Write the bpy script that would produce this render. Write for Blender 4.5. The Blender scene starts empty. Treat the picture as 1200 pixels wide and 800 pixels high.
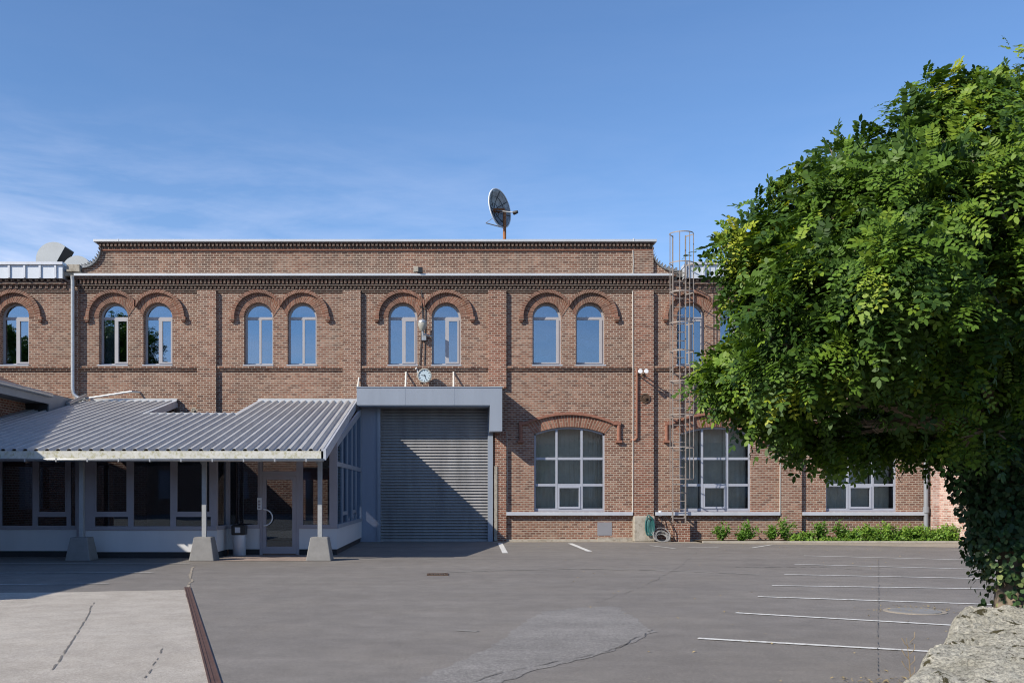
import bpy, bmesh, math, random
import numpy as np
from mathutils import Vector, Matrix
from mathutils import noise as mn
R = math.radians
random.seed(7); rng = np.random.default_rng(11)
SC = bpy.context.scene; COL = SC.collection
CX, HZ, F, EYE = 530.0, 578.0, 1150.0, 1.6       # survey of the photograph: vanishing point, horizon, focal length (px), eye height
Y0 = 32.86                                       # brick front
def fx(px, y=Y0): return (px-CX)/F*y
def fz(py, y=Y0): return EYE+(HZ-py)/F*y
def gy(py): return EYE*F/(py-HZ)
def gp(px, py): y = gy(py); return (fx(px, y), y)

# ------------------------------------------------------------------ materials
def mat(name):
    m = bpy.data.materials.new(name); m.use_nodes = True
    nt = m.node_tree; nt.nodes.clear()
    out = nt.nodes.new('ShaderNodeOutputMaterial'); b = nt.nodes.new('ShaderNodeBsdfPrincipled')
    nt.links.new(b.outputs[0], out.inputs[0]); return m, nt, b, out
def N(nt, t, **k):
    n = nt.nodes.new(t)
    for a, v in k.items(): setattr(n, a, v)
    return n
def math_(nt, op, a, b=None, c=None):
    n = N(nt, 'ShaderNodeMath', operation=op)
    for i, v in enumerate((a, b, c)):
        if v is None: continue
        if isinstance(v, (int, float)): n.inputs[i].default_value = v
        else: nt.links.new(v, n.inputs[i])
    return n.outputs[0]
def ramp(nt, fac, stops, interp='LINEAR'):
    r = N(nt, 'ShaderNodeValToRGB'); r.color_ramp.interpolation = interp
    e = r.color_ramp.elements
    while len(e) < len(stops): e.new(.5)
    for i, (p, c) in enumerate(stops):
        e[i].position = p; e[i].color = (*c, 1) if len(c) == 3 else c
    nt.links.new(fac, r.inputs[0]); return r.outputs[0]
def mix(nt, fac, a, b, blend='MIX'):
    n = N(nt, 'ShaderNodeMix', data_type='RGBA', blend_type=blend)
    for i, v in ((0, fac), (6, a), (7, b)):
        if isinstance(v, (int, float)): n.inputs[i].default_value = v
        elif isinstance(v, tuple): n.inputs[i].default_value = (*v, 1)
        else: nt.links.new(v, n.inputs[i])
    return n.outputs[2]
def noise(nt, vec, scale, detail=3, rough=.6, dist=0):
    n = N(nt, 'ShaderNodeTexNoise'); n.inputs['Scale'].default_value = scale
    n.inputs['Detail'].default_value = detail; n.inputs['Roughness'].default_value = rough
    n.inputs['Distortion'].default_value = dist
    nt.links.new(vec, n.inputs['Vector']); return n.outputs['Fac']
def bump(nt, b, h, strength, dist=.01):
    n = N(nt, 'ShaderNodeBump'); n.inputs['Strength'].default_value = strength; n.inputs['Distance'].default_value = dist
    nt.links.new(h, n.inputs['Height']); nt.links.new(n.outputs[0], b.inputs['Normal'])
def geo(nt): return N(nt, 'ShaderNodeNewGeometry').outputs['Position']
def g3(v): return (v, v, v)

def brick_mat(name, stops, mortar=(.40,.335,.27), w=.20, h=.075, wear=.7, msize=.0135, soot=0.0, lime=.35):
    m, nt, b, out = mat(name)
    uv = N(nt, 'ShaderNodeUVMap').outputs[0]
    P = geo(nt)
    # slightly wandering courses
    wob = N(nt, 'ShaderNodeTexNoise'); wob.inputs['Scale'].default_value = 9; nt.links.new(P, wob.inputs['Vector'])
    sub = N(nt, 'ShaderNodeVectorMath', operation='SUBTRACT'); nt.links.new(wob.outputs['Color'], sub.inputs[0]); sub.inputs[1].default_value = (.5,.5,.5)
    sc = N(nt, 'ShaderNodeVectorMath', operation='SCALE'); nt.links.new(sub.outputs[0], sc.inputs[0]); sc.inputs['Scale'].default_value = .012
    ad = N(nt, 'ShaderNodeVectorMath', operation='ADD'); nt.links.new(uv, ad.inputs[0]); nt.links.new(sc.outputs[0], ad.inputs[1])
    v = ad.outputs[0]
    sep = N(nt, 'ShaderNodeSeparateXYZ'); nt.links.new(v, sep.inputs[0])
    row = math_(nt, 'FLOOR', math_(nt, 'DIVIDE', sep.outputs[1], h))
    odd = math_(nt, 'FLOORED_MODULO', row, 2.0)
    off = math_(nt, 'MULTIPLY', math_(nt, 'SUBTRACT', 1.0, odd), w*.5)
    colm = math_(nt, 'FLOOR', math_(nt, 'DIVIDE', math_(nt, 'ADD', sep.outputs[0], off), w))
    cmb = N(nt, 'ShaderNodeCombineXYZ'); nt.links.new(colm, cmb.inputs[0]); nt.links.new(row, cmb.inputs[1])
    wn = N(nt, 'ShaderNodeTexWhiteNoise', noise_dimensions='2D'); nt.links.new(cmb.outputs[0], wn.inputs['Vector'])
    col = ramp(nt, wn.outputs['Value'], stops)
    n1 = noise(nt, P, 22, 4, .7)
    col = mix(nt, 1.0, col, ramp(nt, n1, [(.25, g3(.62)), (.75, g3(1.35))]), 'MULTIPLY')
    n2 = noise(nt, P, .45, 4, .65)
    col = mix(nt, 1.0, col, ramp(nt, n2, [(.3, g3(.74)), (.7, g3(1.2))]), 'MULTIPLY')
    # lime bloom and dark weathering streaks
    n3 = noise(nt, P, 1.3, 6, .75, .4)
    col = mix(nt, ramp(nt, n3, [(.5, g3(0)), (.72, g3(lime*wear))]), col, (.34,.27,.21))
    mp = N(nt, 'ShaderNodeMapping'); nt.links.new(P, mp.inputs[0]); mp.inputs['Scale'].default_value = (2.2, 2.2, .22)
    n4 = noise(nt, mp.outputs[0], 1.0, 5, .7)
    col = mix(nt, ramp(nt, n4, [(.48, g3(0)), (.78, g3(.5*wear))]), col, (.07,.05,.045))
    # grime washed down from the cornice
    sz = N(nt, 'ShaderNodeSeparateXYZ'); nt.links.new(P, sz.inputs[0])
    gm = math_(nt, 'MULTIPLY', ramp(nt, math_(nt, 'DIVIDE', math_(nt, 'SUBTRACT', sz.outputs[2], 6.6), 2.0), [(.1, g3(0)), (.9, g3(1))]), ramp(nt, n4, [(.40, g3(0)), (.62, g3(.6))]))
    col = mix(nt, gm, col, (.075,.052,.045))
    if soot: col = mix(nt, soot, col, (.035,.030,.030))
    br = N(nt, 'ShaderNodeTexBrick'); nt.links.new(v, br.inputs['Vector'])
    br.inputs['Scale'].default_value = 1; br.inputs['Brick Width'].default_value = w; br.inputs['Row Height'].default_value = h
    br.inputs['Mortar Size'].default_value = msize; br.inputs['Mortar Smooth'].default_value = .25
    n5 = noise(nt, P, 5, 4, .7)
    mo = mix(nt, ramp(nt, n5, [(.45, g3(0)), (.85, g3(1))]), mortar, tuple(c*.5 for c in mortar))
    if soot: mo = mix(nt, soot, mo, (.05,.045,.04))
    col2 = mix(nt, math_(nt, 'MULTIPLY', br.outputs['Fac'], .9), col, mo)
    nt.links.new(col2, b.inputs['Base Color']); b.inputs['Roughness'].default_value = .9
    b.inputs['Specular IOR Level'].default_value = .15
    hgt = math_(nt, 'ADD', math_(nt, 'MULTIPLY', br.outputs['Fac'], -1.0), math_(nt, 'MULTIPLY', n1, .5))
    bump(nt, b, hgt, .8, .012)
    return m
BR = [(0, (.115,.052,.040)), (.18, (.165,.068,.047)), (.45, (.205,.090,.061)), (.75, (.250,.117,.080)), (.92, (.295,.157,.113)), (1, (.18,.095,.073))]
BRT = [(p, (c[0]*1.0, c[1]*1.08, c[2]*1.08)) for p, c in BR]
M = {}
M['brick'] = brick_mat('weathered_brick', BRT)
M['brick_soot'] = brick_mat('sooty_brick', BR, soot=.58)
M['brick_red'] = brick_mat('lower_red_brick', [(p, (c[0]*1.05, c[1]*.88, c[2]*.82)) for p, c in BR])
M['voussoir'] = brick_mat('arch_brick', [(0, (.15,.066,.046)), (.5, (.225,.10,.066)), (1, (.28,.14,.10))], mortar=(.30,.225,.17), w=.4, h=.095, wear=.4, msize=.016)
M['brick_pink'] = brick_mat('pale_pink_brick', [(0, (.34,.16,.12)), (.4, (.46,.28,.23)), (1, (.56,.40,.34))], mortar=(.55,.48,.42))

def simple(name, c, rough=.5, metal=0.0, var=.12, scale=6, bmp=0.0, spec=.5, stain=None, streak=False):
    m, nt, b, out = mat(name); P = geo(nt)
    if streak:
        mp = N(nt, 'ShaderNodeMapping'); nt.links.new(P, mp.inputs[0]); mp.inputs['Scale'].default_value = (3, 3, .35)
        nz = noise(nt, mp.outputs[0], scale*.5, 5, .7)
    else: nz = noise(nt, P, scale, 5, .7)
    col = mix(nt, 1.0, c, ramp(nt, nz, [(.3, g3(1-var)), (.7, g3(1+var))]), 'MULTIPLY')
    if stain:
        n2 = noise(nt, P, scale*2.3, 5, .75)
        col = mix(nt, ramp(nt, n2, [(.48, g3(0)), (.66, g3(.85))]), col, stain)
    nt.links.new(col, b.inputs['Base Color']); b.inputs['Roughness'].default_value = rough
    b.inputs['Metallic'].default_value = metal; b.inputs['Specular IOR Level'].default_value = spec
    if bmp: bump(nt, b, noise(nt, P, scale*6, 4, .7), bmp, .01)
    return m
M['zinc'] = simple('zinc_sheet', (.50,.52,.56), .45, .25, .10, 2)
M['fascia'] = simple('pale_metal_fascia', (.54,.57,.61), .4, .2, .06, 1.5, streak=True)
M['coping'] = simple('coping_metal', (.54,.545,.55), .4, .3, .06, 2)
M['hood'] = simple('blue_grey_sheet', (.265,.295,.345), .45, .1, .07, 1.2, streak=True)
M['panel'] = simple('blue_grey_panel', (.27,.295,.36), .6, 0, .08, 1.5, streak=True)
M['shutter'] = simple('shutter_steel', (.285,.28,.28), .5, .12, .2, 1.5, streak=True)
M['galv'] = simple('galvanised_steel', (.46,.47,.48), .42, .7, .12, 14)
M['ladder'] = simple('ladder_steel', (.25,.215,.19), .6, .15, .12, 14)
M['frame'] = simple('lilac_grey_frame', (.35,.34,.355), .45, 0, .05, 3)
M['frame_blue'] = simple('pale_blue_frame', (.32,.335,.385), .45, 0, .05, 3)
M['alu'] = simple('office_frame', (.32,.30,.33), .5, .1, .06, 3)
M['white'] = simple('white_panel', (.60,.60,.61), .5, 0, .04, 1.2, streak=True)
M['dark'] = simple('dark_plinth', (.03,.03,.032), .8, 0, .2, 6)
M['black'] = simple('black_plastic', (.012,.012,.013), .4, 0, .1, 6)
M['concrete'] = simple('cast_concrete', (.215,.21,.205), .85, 0, .12, 4, .3, .2)
M['render'] = simple('cement_render', (.34,.31,.26), .9, 0, .15, 3, .4, .2, stain=(.20,.17,.13))
M['rust'] = simple('rusty_steel', (.30,.13,.06), .8, .2, .35, 9, .2, .2)
M['iron'] = simple('old_iron', (.10,.065,.045), .75, .3, .4, 20, .2, .2)
M['copper'] = simple('green_iron', (.20,.20,.14), .75, .2, .3, 20, .2, .2)
M['terra'] = simple('clay_moulding', (.25,.118,.082), .85, 0, .22, 12, .3, .2)
M['slate'] = simple('slate_capping', (.17,.18,.19), .6, 0, .2, 8)
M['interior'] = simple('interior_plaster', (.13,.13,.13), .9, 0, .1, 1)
M['curtain'] = simple('grey_curtain', (.82,.80,.75), .9, 0, .1, 5)
M['blind'] = simple('white_blind', (.70,.71,.72), .8, 0, .05, 3)
M['soffit'] = simple('grey_board', (.22,.23,.25), .6, 0, .08, 2)
M['clockface'] = simple('clock_face', (.42,.50,.54), .4, 0, .03, 3)
M['cream'] = simple('lamp_glass', (.33,.32,.28), .35, 0, .06, 8)
M['green_hose'] = simple('green_plastic', (.012,.10,.095), .5, 0, .15, 20)
M['cable'] = simple('white_cable', (.62,.58,.52), .6, 0, .08, 6)
M['cowl'] = simple('cowl_sheet', (.36,.38,.39), .55, .2, .06, 1.5)
M['dish'] = simple('dish_mesh', (.27,.275,.28), .5, .3, .5, 6)
M['red'] = simple('red_fabric', (.45,.03,.02), .7, 0, .1, 5)
M['bark'] = simple('robinia_bark', (.21,.165,.12), .9, 0, .3, 14, .6, .2)
M['dry'] = simple('dry_stalk', (.20,.15,.09), .9, 0, .2, 20)
M['paver'] = brick_mat('clinker_paving', [(0, (.30,.22,.19)), (1, (.42,.33,.29))], mortar=(.25,.22,.19), w=.2, h=.1, wear=.3)
M['paint'] = simple('road_paint', (.66,.65,.62), .7, 0, .2, 9, .1, .2, stain=(.30,.28,.26))
M['paint_old'] = simple('worn_road_paint', (.50,.49,.46), .8, 0, .25, 6, .1, .2, stain=(.16,.16,.16))
M['roofing'] = simple('roof_felt', (.09,.09,.09), .9, 0, .1, 1)
M['tiles'] = simple('roof_tiles', (.16,.085,.06), .85, 0, .2, 6)

def glass(name, refl, tint, rough=.01, spread=.5):
    m = bpy.data.materials.new(name); m.use_nodes = True; nt = m.node_tree; nt.nodes.clear()
    out = N(nt, 'ShaderNodeOutputMaterial'); tr = N(nt, 'ShaderNodeBsdfTransparent'); gl = N(nt, 'ShaderNodeBsdfGlossy')
    tr.inputs[0].default_value = (*tint, 1); gl.inputs['Roughness'].default_value = rough; gl.inputs[0].default_value = (.74,.87,1,1)
    lw = N(nt, 'ShaderNodeLayerWeight'); lw.inputs[0].default_value = .25
    fac = math_(nt, 'MULTIPLY_ADD', lw.outputs['Fresnel'], 1-refl, refl)
    mx = N(nt, 'ShaderNodeMixShader'); nt.links.new(fac, mx.inputs[0]); nt.links.new(tr.outputs[0], mx.inputs[1]); nt.links.new(gl.outputs[0], mx.inputs[2])
    P = geo(nt); bp = N(nt, 'ShaderNodeBump'); bp.inputs['Strength'].default_value = spread*.3; bp.inputs['Distance'].default_value = .004
    nt.links.new(noise(nt, P, 1.6, 1, .4), bp.inputs['Height']); nt.links.new(bp.outputs[0], gl.inputs['Normal'])
    nt.links.new(mx.outputs[0], out.inputs[0]); return m
M['glass_up'] = glass('upper_window_glass', .25, (.58,.63,.70))
M['glass_low'] = glass('hall_window_glass', .06, (.88,.88,.84))
M['glass_office'] = glass('office_glass', .06, (.46,.47,.50))

def ground_mat(name, c0, c1, speck=.35, tan=.0, streak=.10):
    m, nt, b, out = mat(name); P = geo(nt)
    n1 = noise(nt, P, .22, 5, .65, .3); n2 = noise(nt, P, 90, 3, .8); n3 = noise(nt, P, 2.4, 5, .7)
    col = mix(nt, ramp(nt, n1, [(.3, g3(0)), (.7, g3(1))]), c0, c1)
    col = mix(nt, 1.0, col, ramp(nt, n3, [(.25, g3(.82)), (.75, g3(1.16))]), 'MULTIPLY')
    col = mix(nt, 1.0, col, ramp(nt, n2, [(.3, g3(1-speck)), (.7, g3(1+speck))]), 'MULTIPLY')
    # wheel-polished streaks
    mp = N(nt, 'ShaderNodeMapping'); nt.links.new(P, mp.inputs[0]); mp.inputs['Scale'].default_value = (.12, .9, 1); mp.inputs['Rotation'].default_value = (0,0,.12)
    n4 = noise(nt, mp.outputs[0], 1.2, 4, .6)
    col = mix(nt, 1.0, col, ramp(nt, n4, [(.35, g3(1-streak)), (.65, g3(1+streak))]), 'MULTIPLY')
    n7 = noise(nt, P, 28, 4, .8); col = mix(nt, 1.0, col, ramp(nt, n7, [(.3, g3(1-speck*.45)), (.7, g3(1+speck*.45))]), 'MULTIPLY')
    # pale grit
    vo = N(nt, 'ShaderNodeTexVoronoi'); vo.inputs['Scale'].default_value = 3.2; nt.links.new(P, vo.inputs['Vector'])
    col = mix(nt, ramp(nt, vo.outputs['Distance'], [(.035, g3(.8)), (.055, g3(0))]), col, (.30,.27,.22))
    if tan: col = mix(nt, ramp(nt, noise(nt, P, .7, 5, .7), [(.45, g3(0)), (.7, g3(tan))]), col, (.25,.21,.16))
    nt.links.new(col, b.inputs['Base Color']); b.inputs['Roughness'].default_value = .85; b.inputs['Specular IOR Level'].default_value = .25
    bump(nt, b, n2, .35, .006); return m
M['asphalt'] = ground_mat('asphalt', (.165,.150,.138), (.206,.188,.170), .55, .10, .06)
M['patch'] = ground_mat('old_asphalt', (.190,.178,.168), (.224,.210,.197), .7)
M['slab'] = ground_mat('concrete_slab', (.33,.295,.255), (.44,.40,.35), .42, .25, .03)
M['strip'] = ground_mat('dusty_strip', (.27,.235,.19), (.36,.31,.25), .4, .3)
M['kerb'] = simple('kerb_stone', (.34,.31,.26), .9, 0, .2, 5, .3, .2)
M['soil'] = simple('soil', (.10,.075,.05), .95, 0, .3, 8, .5, .1)

def roof_mat():
    m, nt, b, out = mat('corrugated_sheet'); P = geo(nt)
    n1 = noise(nt, P, 1.1, 5, .7); n2 = noise(nt, P, 14, 4, .7)
    col = mix(nt, ramp(nt, n1, [(.3, g3(0)), (.7, g3(1))]), (.38,.375,.375), (.485,.48,.475))
    col = mix(nt, 1.0, col, ramp(nt, n2, [(.3, g3(.85)), (.7, g3(1.1))]), 'MULTIPLY')
    nt.links.new(col, b.inputs['Base Color']); b.inputs['Roughness'].default_value = .5; b.inputs['Metallic'].default_value = .15; return m
M['corr'] = roof_mat(); M['post'] = simple('dull_post', (.33,.34,.35), .55, .15, .12, 14)
M['mossy'] = simple('mossy_fascia', (.56,.55,.50), .6, 0, .1, 4, stain=(.30,.28,.12))

def rock_mat():
    m, nt, b, out = mat('mossy_stone'); P = geo(nt)
    n1 = noise(nt, P, 3.5, 6, .7, .5); n2 = noise(nt, P, 55, 4, .75); n3 = noise(nt, P, 7, 6, .75, .6)
    col = mix(nt, ramp(nt, n1, [(.3, g3(0)), (.7, g3(1))]), (.46,.43,.345), (.68,.645,.55))
    col = mix(nt, 1.0, col, ramp(nt, n2, [(.34, g3(.42)), (.6, g3(1.2))]), 'MULTIPLY')
    col = mix(nt, ramp(nt, n3, [(.575, g3(0)), (.60, g3(.95))]), col, (.070,.060,.026))
    nt.links.new(col, b.inputs['Base Color']); b.inputs['Roughness'].default_value = .95; b.inputs['Specular IOR Level'].default_value = .1
    n6 = noise(nt, P, 150, 4, .8); bump(nt, b, math_(nt, 'ADD', math_(nt, 'ADD', n2, math_(nt, 'MULTIPLY', n6, .6)), math_(nt, 'MULTIPLY', n1, 2.0)), 1.0, .025); return m
M['rock'] = rock_mat()

def leaf_mat(name, stops, trans=.35, rough=.45):
    m, nt, b, out = mat(name)
    at = N(nt, 'ShaderNodeAttribute'); at.attribute_name = 'tint'
    col = ramp(nt, at.outputs['Fac'], stops)
    nt.links.new(col, b.inputs['Base Color']); b.inputs['Roughness'].default_value = rough; b.inputs['Specular IOR Level'].default_value = .22
    tl = N(nt, 'ShaderNodeBsdfTranslucent'); nt.links.new(mix(nt, 1.0, col, (1.5,1.5,.6), 'MULTIPLY'), tl.inputs[0])
    mx = N(nt, 'ShaderNodeMixShader'); mx.inputs[0].default_value = trans
    nt.links.new(b.outputs[0], mx.inputs[1]); nt.links.new(tl.outputs[0], mx.inputs[2]); nt.links.new(mx.outputs[0], out.inputs[0]); return m
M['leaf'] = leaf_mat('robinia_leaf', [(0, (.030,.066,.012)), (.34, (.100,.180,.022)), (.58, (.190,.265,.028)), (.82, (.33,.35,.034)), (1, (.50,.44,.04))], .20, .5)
M['ivy'] = leaf_mat('ivy_leaf', [(0, (.018,.045,.016)), (.6, (.045,.09,.03)), (1, (.22,.25,.09))], .12, .45)
M['shrub'] = leaf_mat('shrub_leaf', [(0, (.055,.13,.022)), (.5, (.12,.23,.035)), (1, (.24,.34,.055))], .3)

# ------------------------------------------------------------------ mesh builder
ORG = {}
class MB:
    def __init__(s): s.V = []; s.Fc = []; s.UV = {}
    def v(s, p): s.V.append(tuple(p)); return len(s.V)-1
    def face(s, pts, uv=None):
        i = [s.v(p) for p in pts]; s.Fc.append(i)
        if uv: s.UV[len(s.Fc)-1] = uv
        return s
    def box(s, x0, x1, y0, y1, z0, z1):
        if x0 > x1: x0, x1 = x1, x0
        if y0 > y1: y0, y1 = y1, y0
        if z0 > z1: z0, z1 = z1, z0
        b = [s.v(p) for p in ((x0,y0,z0),(x1,y0,z0),(x1,y1,z0),(x0,y1,z0),(x0,y0,z1),(x1,y0,z1),(x1,y1,z1),(x0,y1,z1))]
        for f in ((3,2,1,0),(4,5,6,7),(0,1,5,4),(1,2,6,5),(2,3,7,6),(3,0,4,7)): s.Fc.append([b[k] for k in f])
        return s
    def prism(s, poly, axis, a, b):
        def at(p, t): return {'x': (t, p[0], p[1]), 'y': (p[0], t, p[1]), 'z': (p[0], p[1], t)}[axis]
        n = len(poly); i = [s.v(at(p, a)) for p in poly]; j = [s.v(at(p, b)) for p in poly]
        s.Fc.append(i[::-1]); s.Fc.append(j)
        for k in range(n): s.Fc.append([i[k], i[(k+1) % n], j[(k+1) % n], j[k]])
        return s
    def tube(s, pts, r, n=8, cap=True):
        pts = [Vector(p) for p in pts]; rs = r if isinstance(r, (list, tuple)) else [r]*len(pts); rings = []
        up = None
        for k, p in enumerate(pts):
            d = (pts[min(k+1, len(pts)-1)]-pts[max(k-1, 0)]).normalized()
            if up is None: up = Vector((0,0,1)) if abs(d.z) < .9 else Vector((1,0,0))
            a = d.cross(up)
            if a.length < 1e-4: a = d.orthogonal()
            a.normalize(); b = d.cross(a).normalized(); up = -b if (-b).dot(up) > 0 else b
            rings.append([s.v(p+(a*math.cos(t)+b*math.sin(t))*rs[k]) for t in [2*math.pi*q/n for q in range(n)]])
        for A, B in zip(rings, rings[1:]):
            for q in range(n): s.Fc.append([A[q], A[(q+1) % n], B[(q+1) % n], B[q]])
        if cap: s.Fc.append(rings[0][::-1]); s.Fc.append(rings[-1])
        return s
    def lathe(s, c, prof, axis='z', n=24):
        c = Vector(c); rings = []
        for r, h in prof:
            ring = []
            for q in range(n):
                t = 2*math.pi*q/n; a, b = max(r, 1e-4)*math.cos(t), max(r, 1e-4)*math.sin(t)
                ring.append(s.v(c+Vector({'z': (a,b,h), 'y': (a,h,b), 'x': (h,a,b)}[axis])))
            rings.append(ring)
        for A, B in zip(rings, rings[1:]):
            for q in range(n): s.Fc.append([A[q], A[(q+1) % n], B[(q+1) % n], B[q]])
        s.Fc.append(rings[0][::-1]); s.Fc.append(rings[-1]); return s
    def ring(s, cx, cz, r0, r1, a0, a1, b0, b1, y0, y1, n, cl=None):
        """arch band: inner radius r0 swept a0..a1, outer radius r1 swept b0..b1, front at y0, back at y1"""
        ia = [a0+(a1-a0)*k/n for k in range(n+1)]; ob = [b0+(b1-b0)*k/n for k in range(n+1)]
        I = [(cx+r0*math.cos(t), cz+r0*math.sin(t)) for t in ia]; O = [(cx+r1*math.cos(t), cz+r1*math.sin(t)) for t in ob]
        for k in range(n):
            ua, ub = (ia[k]*r1, ia[k+1]*r1); w = r1-r0
            q = [I[k], O[k], O[k+1], I[k+1]]
            s.face([(p[0], y0, p[1]) for p in q], [(.02, ua), (.02+w, ua), (.02+w, ub), (.02, ub)])
            s.face([(p[0], y1, p[1]) for p in q[::-1]])
            s.face([(O[k][0], y0, O[k][1]), (O[k][0], y1, O[k][1]), (O[k+1][0], y1, O[k+1][1]), (O[k+1][0], y0, O[k+1][1])], [(.02, ua), (.02+y1-y0, ua), (.02+y1-y0, ub), (.02, ub)])
            s.face([(I[k+1][0], y0, I[k+1][1]), (I[k+1][0], y1, I[k+1][1]), (I[k][0], y1, I[k][1]), (I[k][0], y0, I[k][1])], [(.02, ub), (.02+y1-y0, ub), (.02+y1-y0, ua), (.02, ua)])
        for k in (0, n):
            s.face([(I[k][0], y0, I[k][1]), (I[k][0], y1, I[k][1]), (O[k][0], y1, O[k][1]), (O[k][0], y0, O[k][1])])
        return s
    def build(s, name, m, parent=None, origin=None, smooth=False, fix=True, bevel=0):
        if parent is not None: o0 = ORG[parent]
        elif origin is not None: o0 = Vector(origin)
        else:
            A = np.array(s.V); o0 = Vector(((A[:,0].min()+A[:,0].max())/2, (A[:,1].min()+A[:,1].max())/2, A[:,2].min()))
        me = bpy.data.meshes.new(name)
        me.from_pydata([tuple(Vector(p)-o0) for p in s.V], [], s.Fc)
        uvl = me.uv_layers.new(name='UVMap'); me.update()
        W = s.V
        for k, p in enumerate(me.polygons):
            if k in s.UV:
                for li, uv in zip(p.loop_indices, s.UV[k]): uvl.data[li].uv = uv
            else:
                n = p.normal; ax = max(range(3), key=lambda i: abs(n[i]))
                for li in p.loop_indices:
                    q = W[me.loops[li].vertex_index]
                    uvl.data[li].uv = (q[0], q[2]) if ax == 1 else ((q[1]+.06, q[2]) if ax == 0 else (q[0], q[1]))
        if fix or bevel:
            bm = bmesh.new(); bm.from_mesh(me)
            if fix:
                bmesh.ops.remove_doubles(bm, verts=bm.verts, dist=1e-5); bmesh.ops.recalc_face_normals(bm, faces=bm.faces)
            bm.to_mesh(me); bm.free()
        me.materials.append(m)
        if smooth:
            me.polygons.foreach_set('use_smooth', [True]*len(me.polygons))
            me.set_sharp_from_angle(angle=R(40))
        ob = bpy.data.objects.new(name, me); COL.objects.link(ob)
        if parent is not None: ob.parent = parent
        else: ob.location = o0
        if bevel:
            md = ob.modifiers.new('bevel', 'BEVEL'); md.width = bevel; md.segments = 2; md.limit_method = 'ANGLE'
        ORG[ob] = o0; return ob
def tag(o, label, cat, group=None):
    o['label'] = label; o['category'] = cat
    if group: o['group'] = group
    return o
def thing(name, loc, label, cat, group=None):
    o = bpy.data.objects.new(name, None); COL.objects.link(o); o.location = loc; o.empty_display_size = .3
    ORG[o] = Vector(loc); return tag(o, label, cat, group)
def struct(o, kind='structure'): o['kind'] = kind; return o
def copy_tree(o, parent=None, off=(0,0,0)):
    c = o.copy(); COL.objects.link(c); c.parent = parent; c.location = Vector(o.location)+Vector(off)
    for ch in list(o.children): copy_tree(ch, c)
    return c
def slab_with_holes(outer, holes, yf, th):
    cu = bpy.data.curves.new('tmp', 'CURVE'); cu.dimensions = '2D'; cu.fill_mode = 'BOTH'; cu.extrude = th/2
    for poly in [outer]+holes:
        sp = cu.splines.new('POLY'); sp.points.add(len(poly)-1); sp.use_cyclic_u = True
        for p, q in zip(sp.points, poly): p.co = (q[0], q[1], 0, 1)
    ob = bpy.data.objects.new('tmp', cu); COL.objects.link(ob)
    dg = bpy.context.evaluated_depsgraph_get(); me = bpy.data.meshes.new_from_object(ob.evaluated_get(dg))
    b = MB(); b.V = [(v.co.x, yf+th/2+v.co.z, v.co.y) for v in me.vertices]; b.Fc = [list(p.vertices) for p in me.polygons]
    bpy.data.objects.remove(ob); bpy.data.meshes.remove(me); bpy.data.curves.remove(cu); return b
def arc(cx, cz, r, a0, a1, n): return [(cx+r*math.cos(a0+(a1-a0)*k/n), cz+r*math.sin(a0+(a1-a0)*k/n)) for k in range(n+1)]

# ------------------------------------------------------------------ camera, light, sky
cam = bpy.data.cameras.new('camera'); co = bpy.data.objects.new('camera', cam); COL.objects.link(co)
co.location = (0, 0, EYE); co.rotation_euler = (R(90), 0, 0); cam.sensor_width = 36; cam.lens = F/1200*36
cam.shift_x = (600-CX)/1200; cam.shift_y = (HZ-400)/1200; cam.clip_end = 2000; cam.clip_start = .1; SC.camera = co
LD = Vector((1.44, 1.0, -1.15)).normalized()
sl = bpy.data.lights.new('sun', 'SUN'); sl.energy = 5.0; sl.angle = R(.53); sl.color = (1, .93, .81)
so = bpy.data.objects.new('sun', sl); COL.objects.link(so); so.rotation_euler = LD.to_track_quat('-Z', 'Y').to_euler(); so.location = (-20,-20,30)
w = bpy.data.worlds.new('World'); SC.world = w; w.use_nodes = True; nt = w.node_tree; nt.nodes.clear()
wo = N(nt, 'ShaderNodeOutputWorld'); bg = N(nt, 'ShaderNodeBackground'); bg.inputs[1].default_value = .14
sky = N(nt, 'ShaderNodeTexSky', sky_type='NISHITA'); sky.sun_disc = False
sky.sun_elevation = math.asin(-LD.z); sky.sun_rotation = math.atan2(-LD.x, -LD.y); sky.altitude = 100; sky.air_density = 1.0; sky.dust_density = .2; sky.ozone_density = 7.0
tc = N(nt, 'ShaderNodeTexCoord').outputs['Generated']
mp = N(nt, 'ShaderNodeMapping'); nt.links.new(tc, mp.inputs[0]); mp.inputs['Scale'].default_value = (1.6, 1.6, 7.5); mp.inputs['Rotation'].default_value = (0, R(9), 0)
cl = noise(nt, mp.outputs[0], 1.7, 8, .62, .6)
mp2 = N(nt, 'ShaderNodeMapping'); nt.links.new(tc, mp2.inputs[0]); mp2.inputs['Scale'].default_value = (5, 5, 26); mp2.inputs['Rotation'].default_value = (0, R(14), R(20))
cl2 = noise(nt, mp2.outputs[0], 2.2, 6, .6, .4)
sp = N(nt, 'ShaderNodeSeparateXYZ'); nt.links.new(tc, sp.inputs[0])
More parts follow.
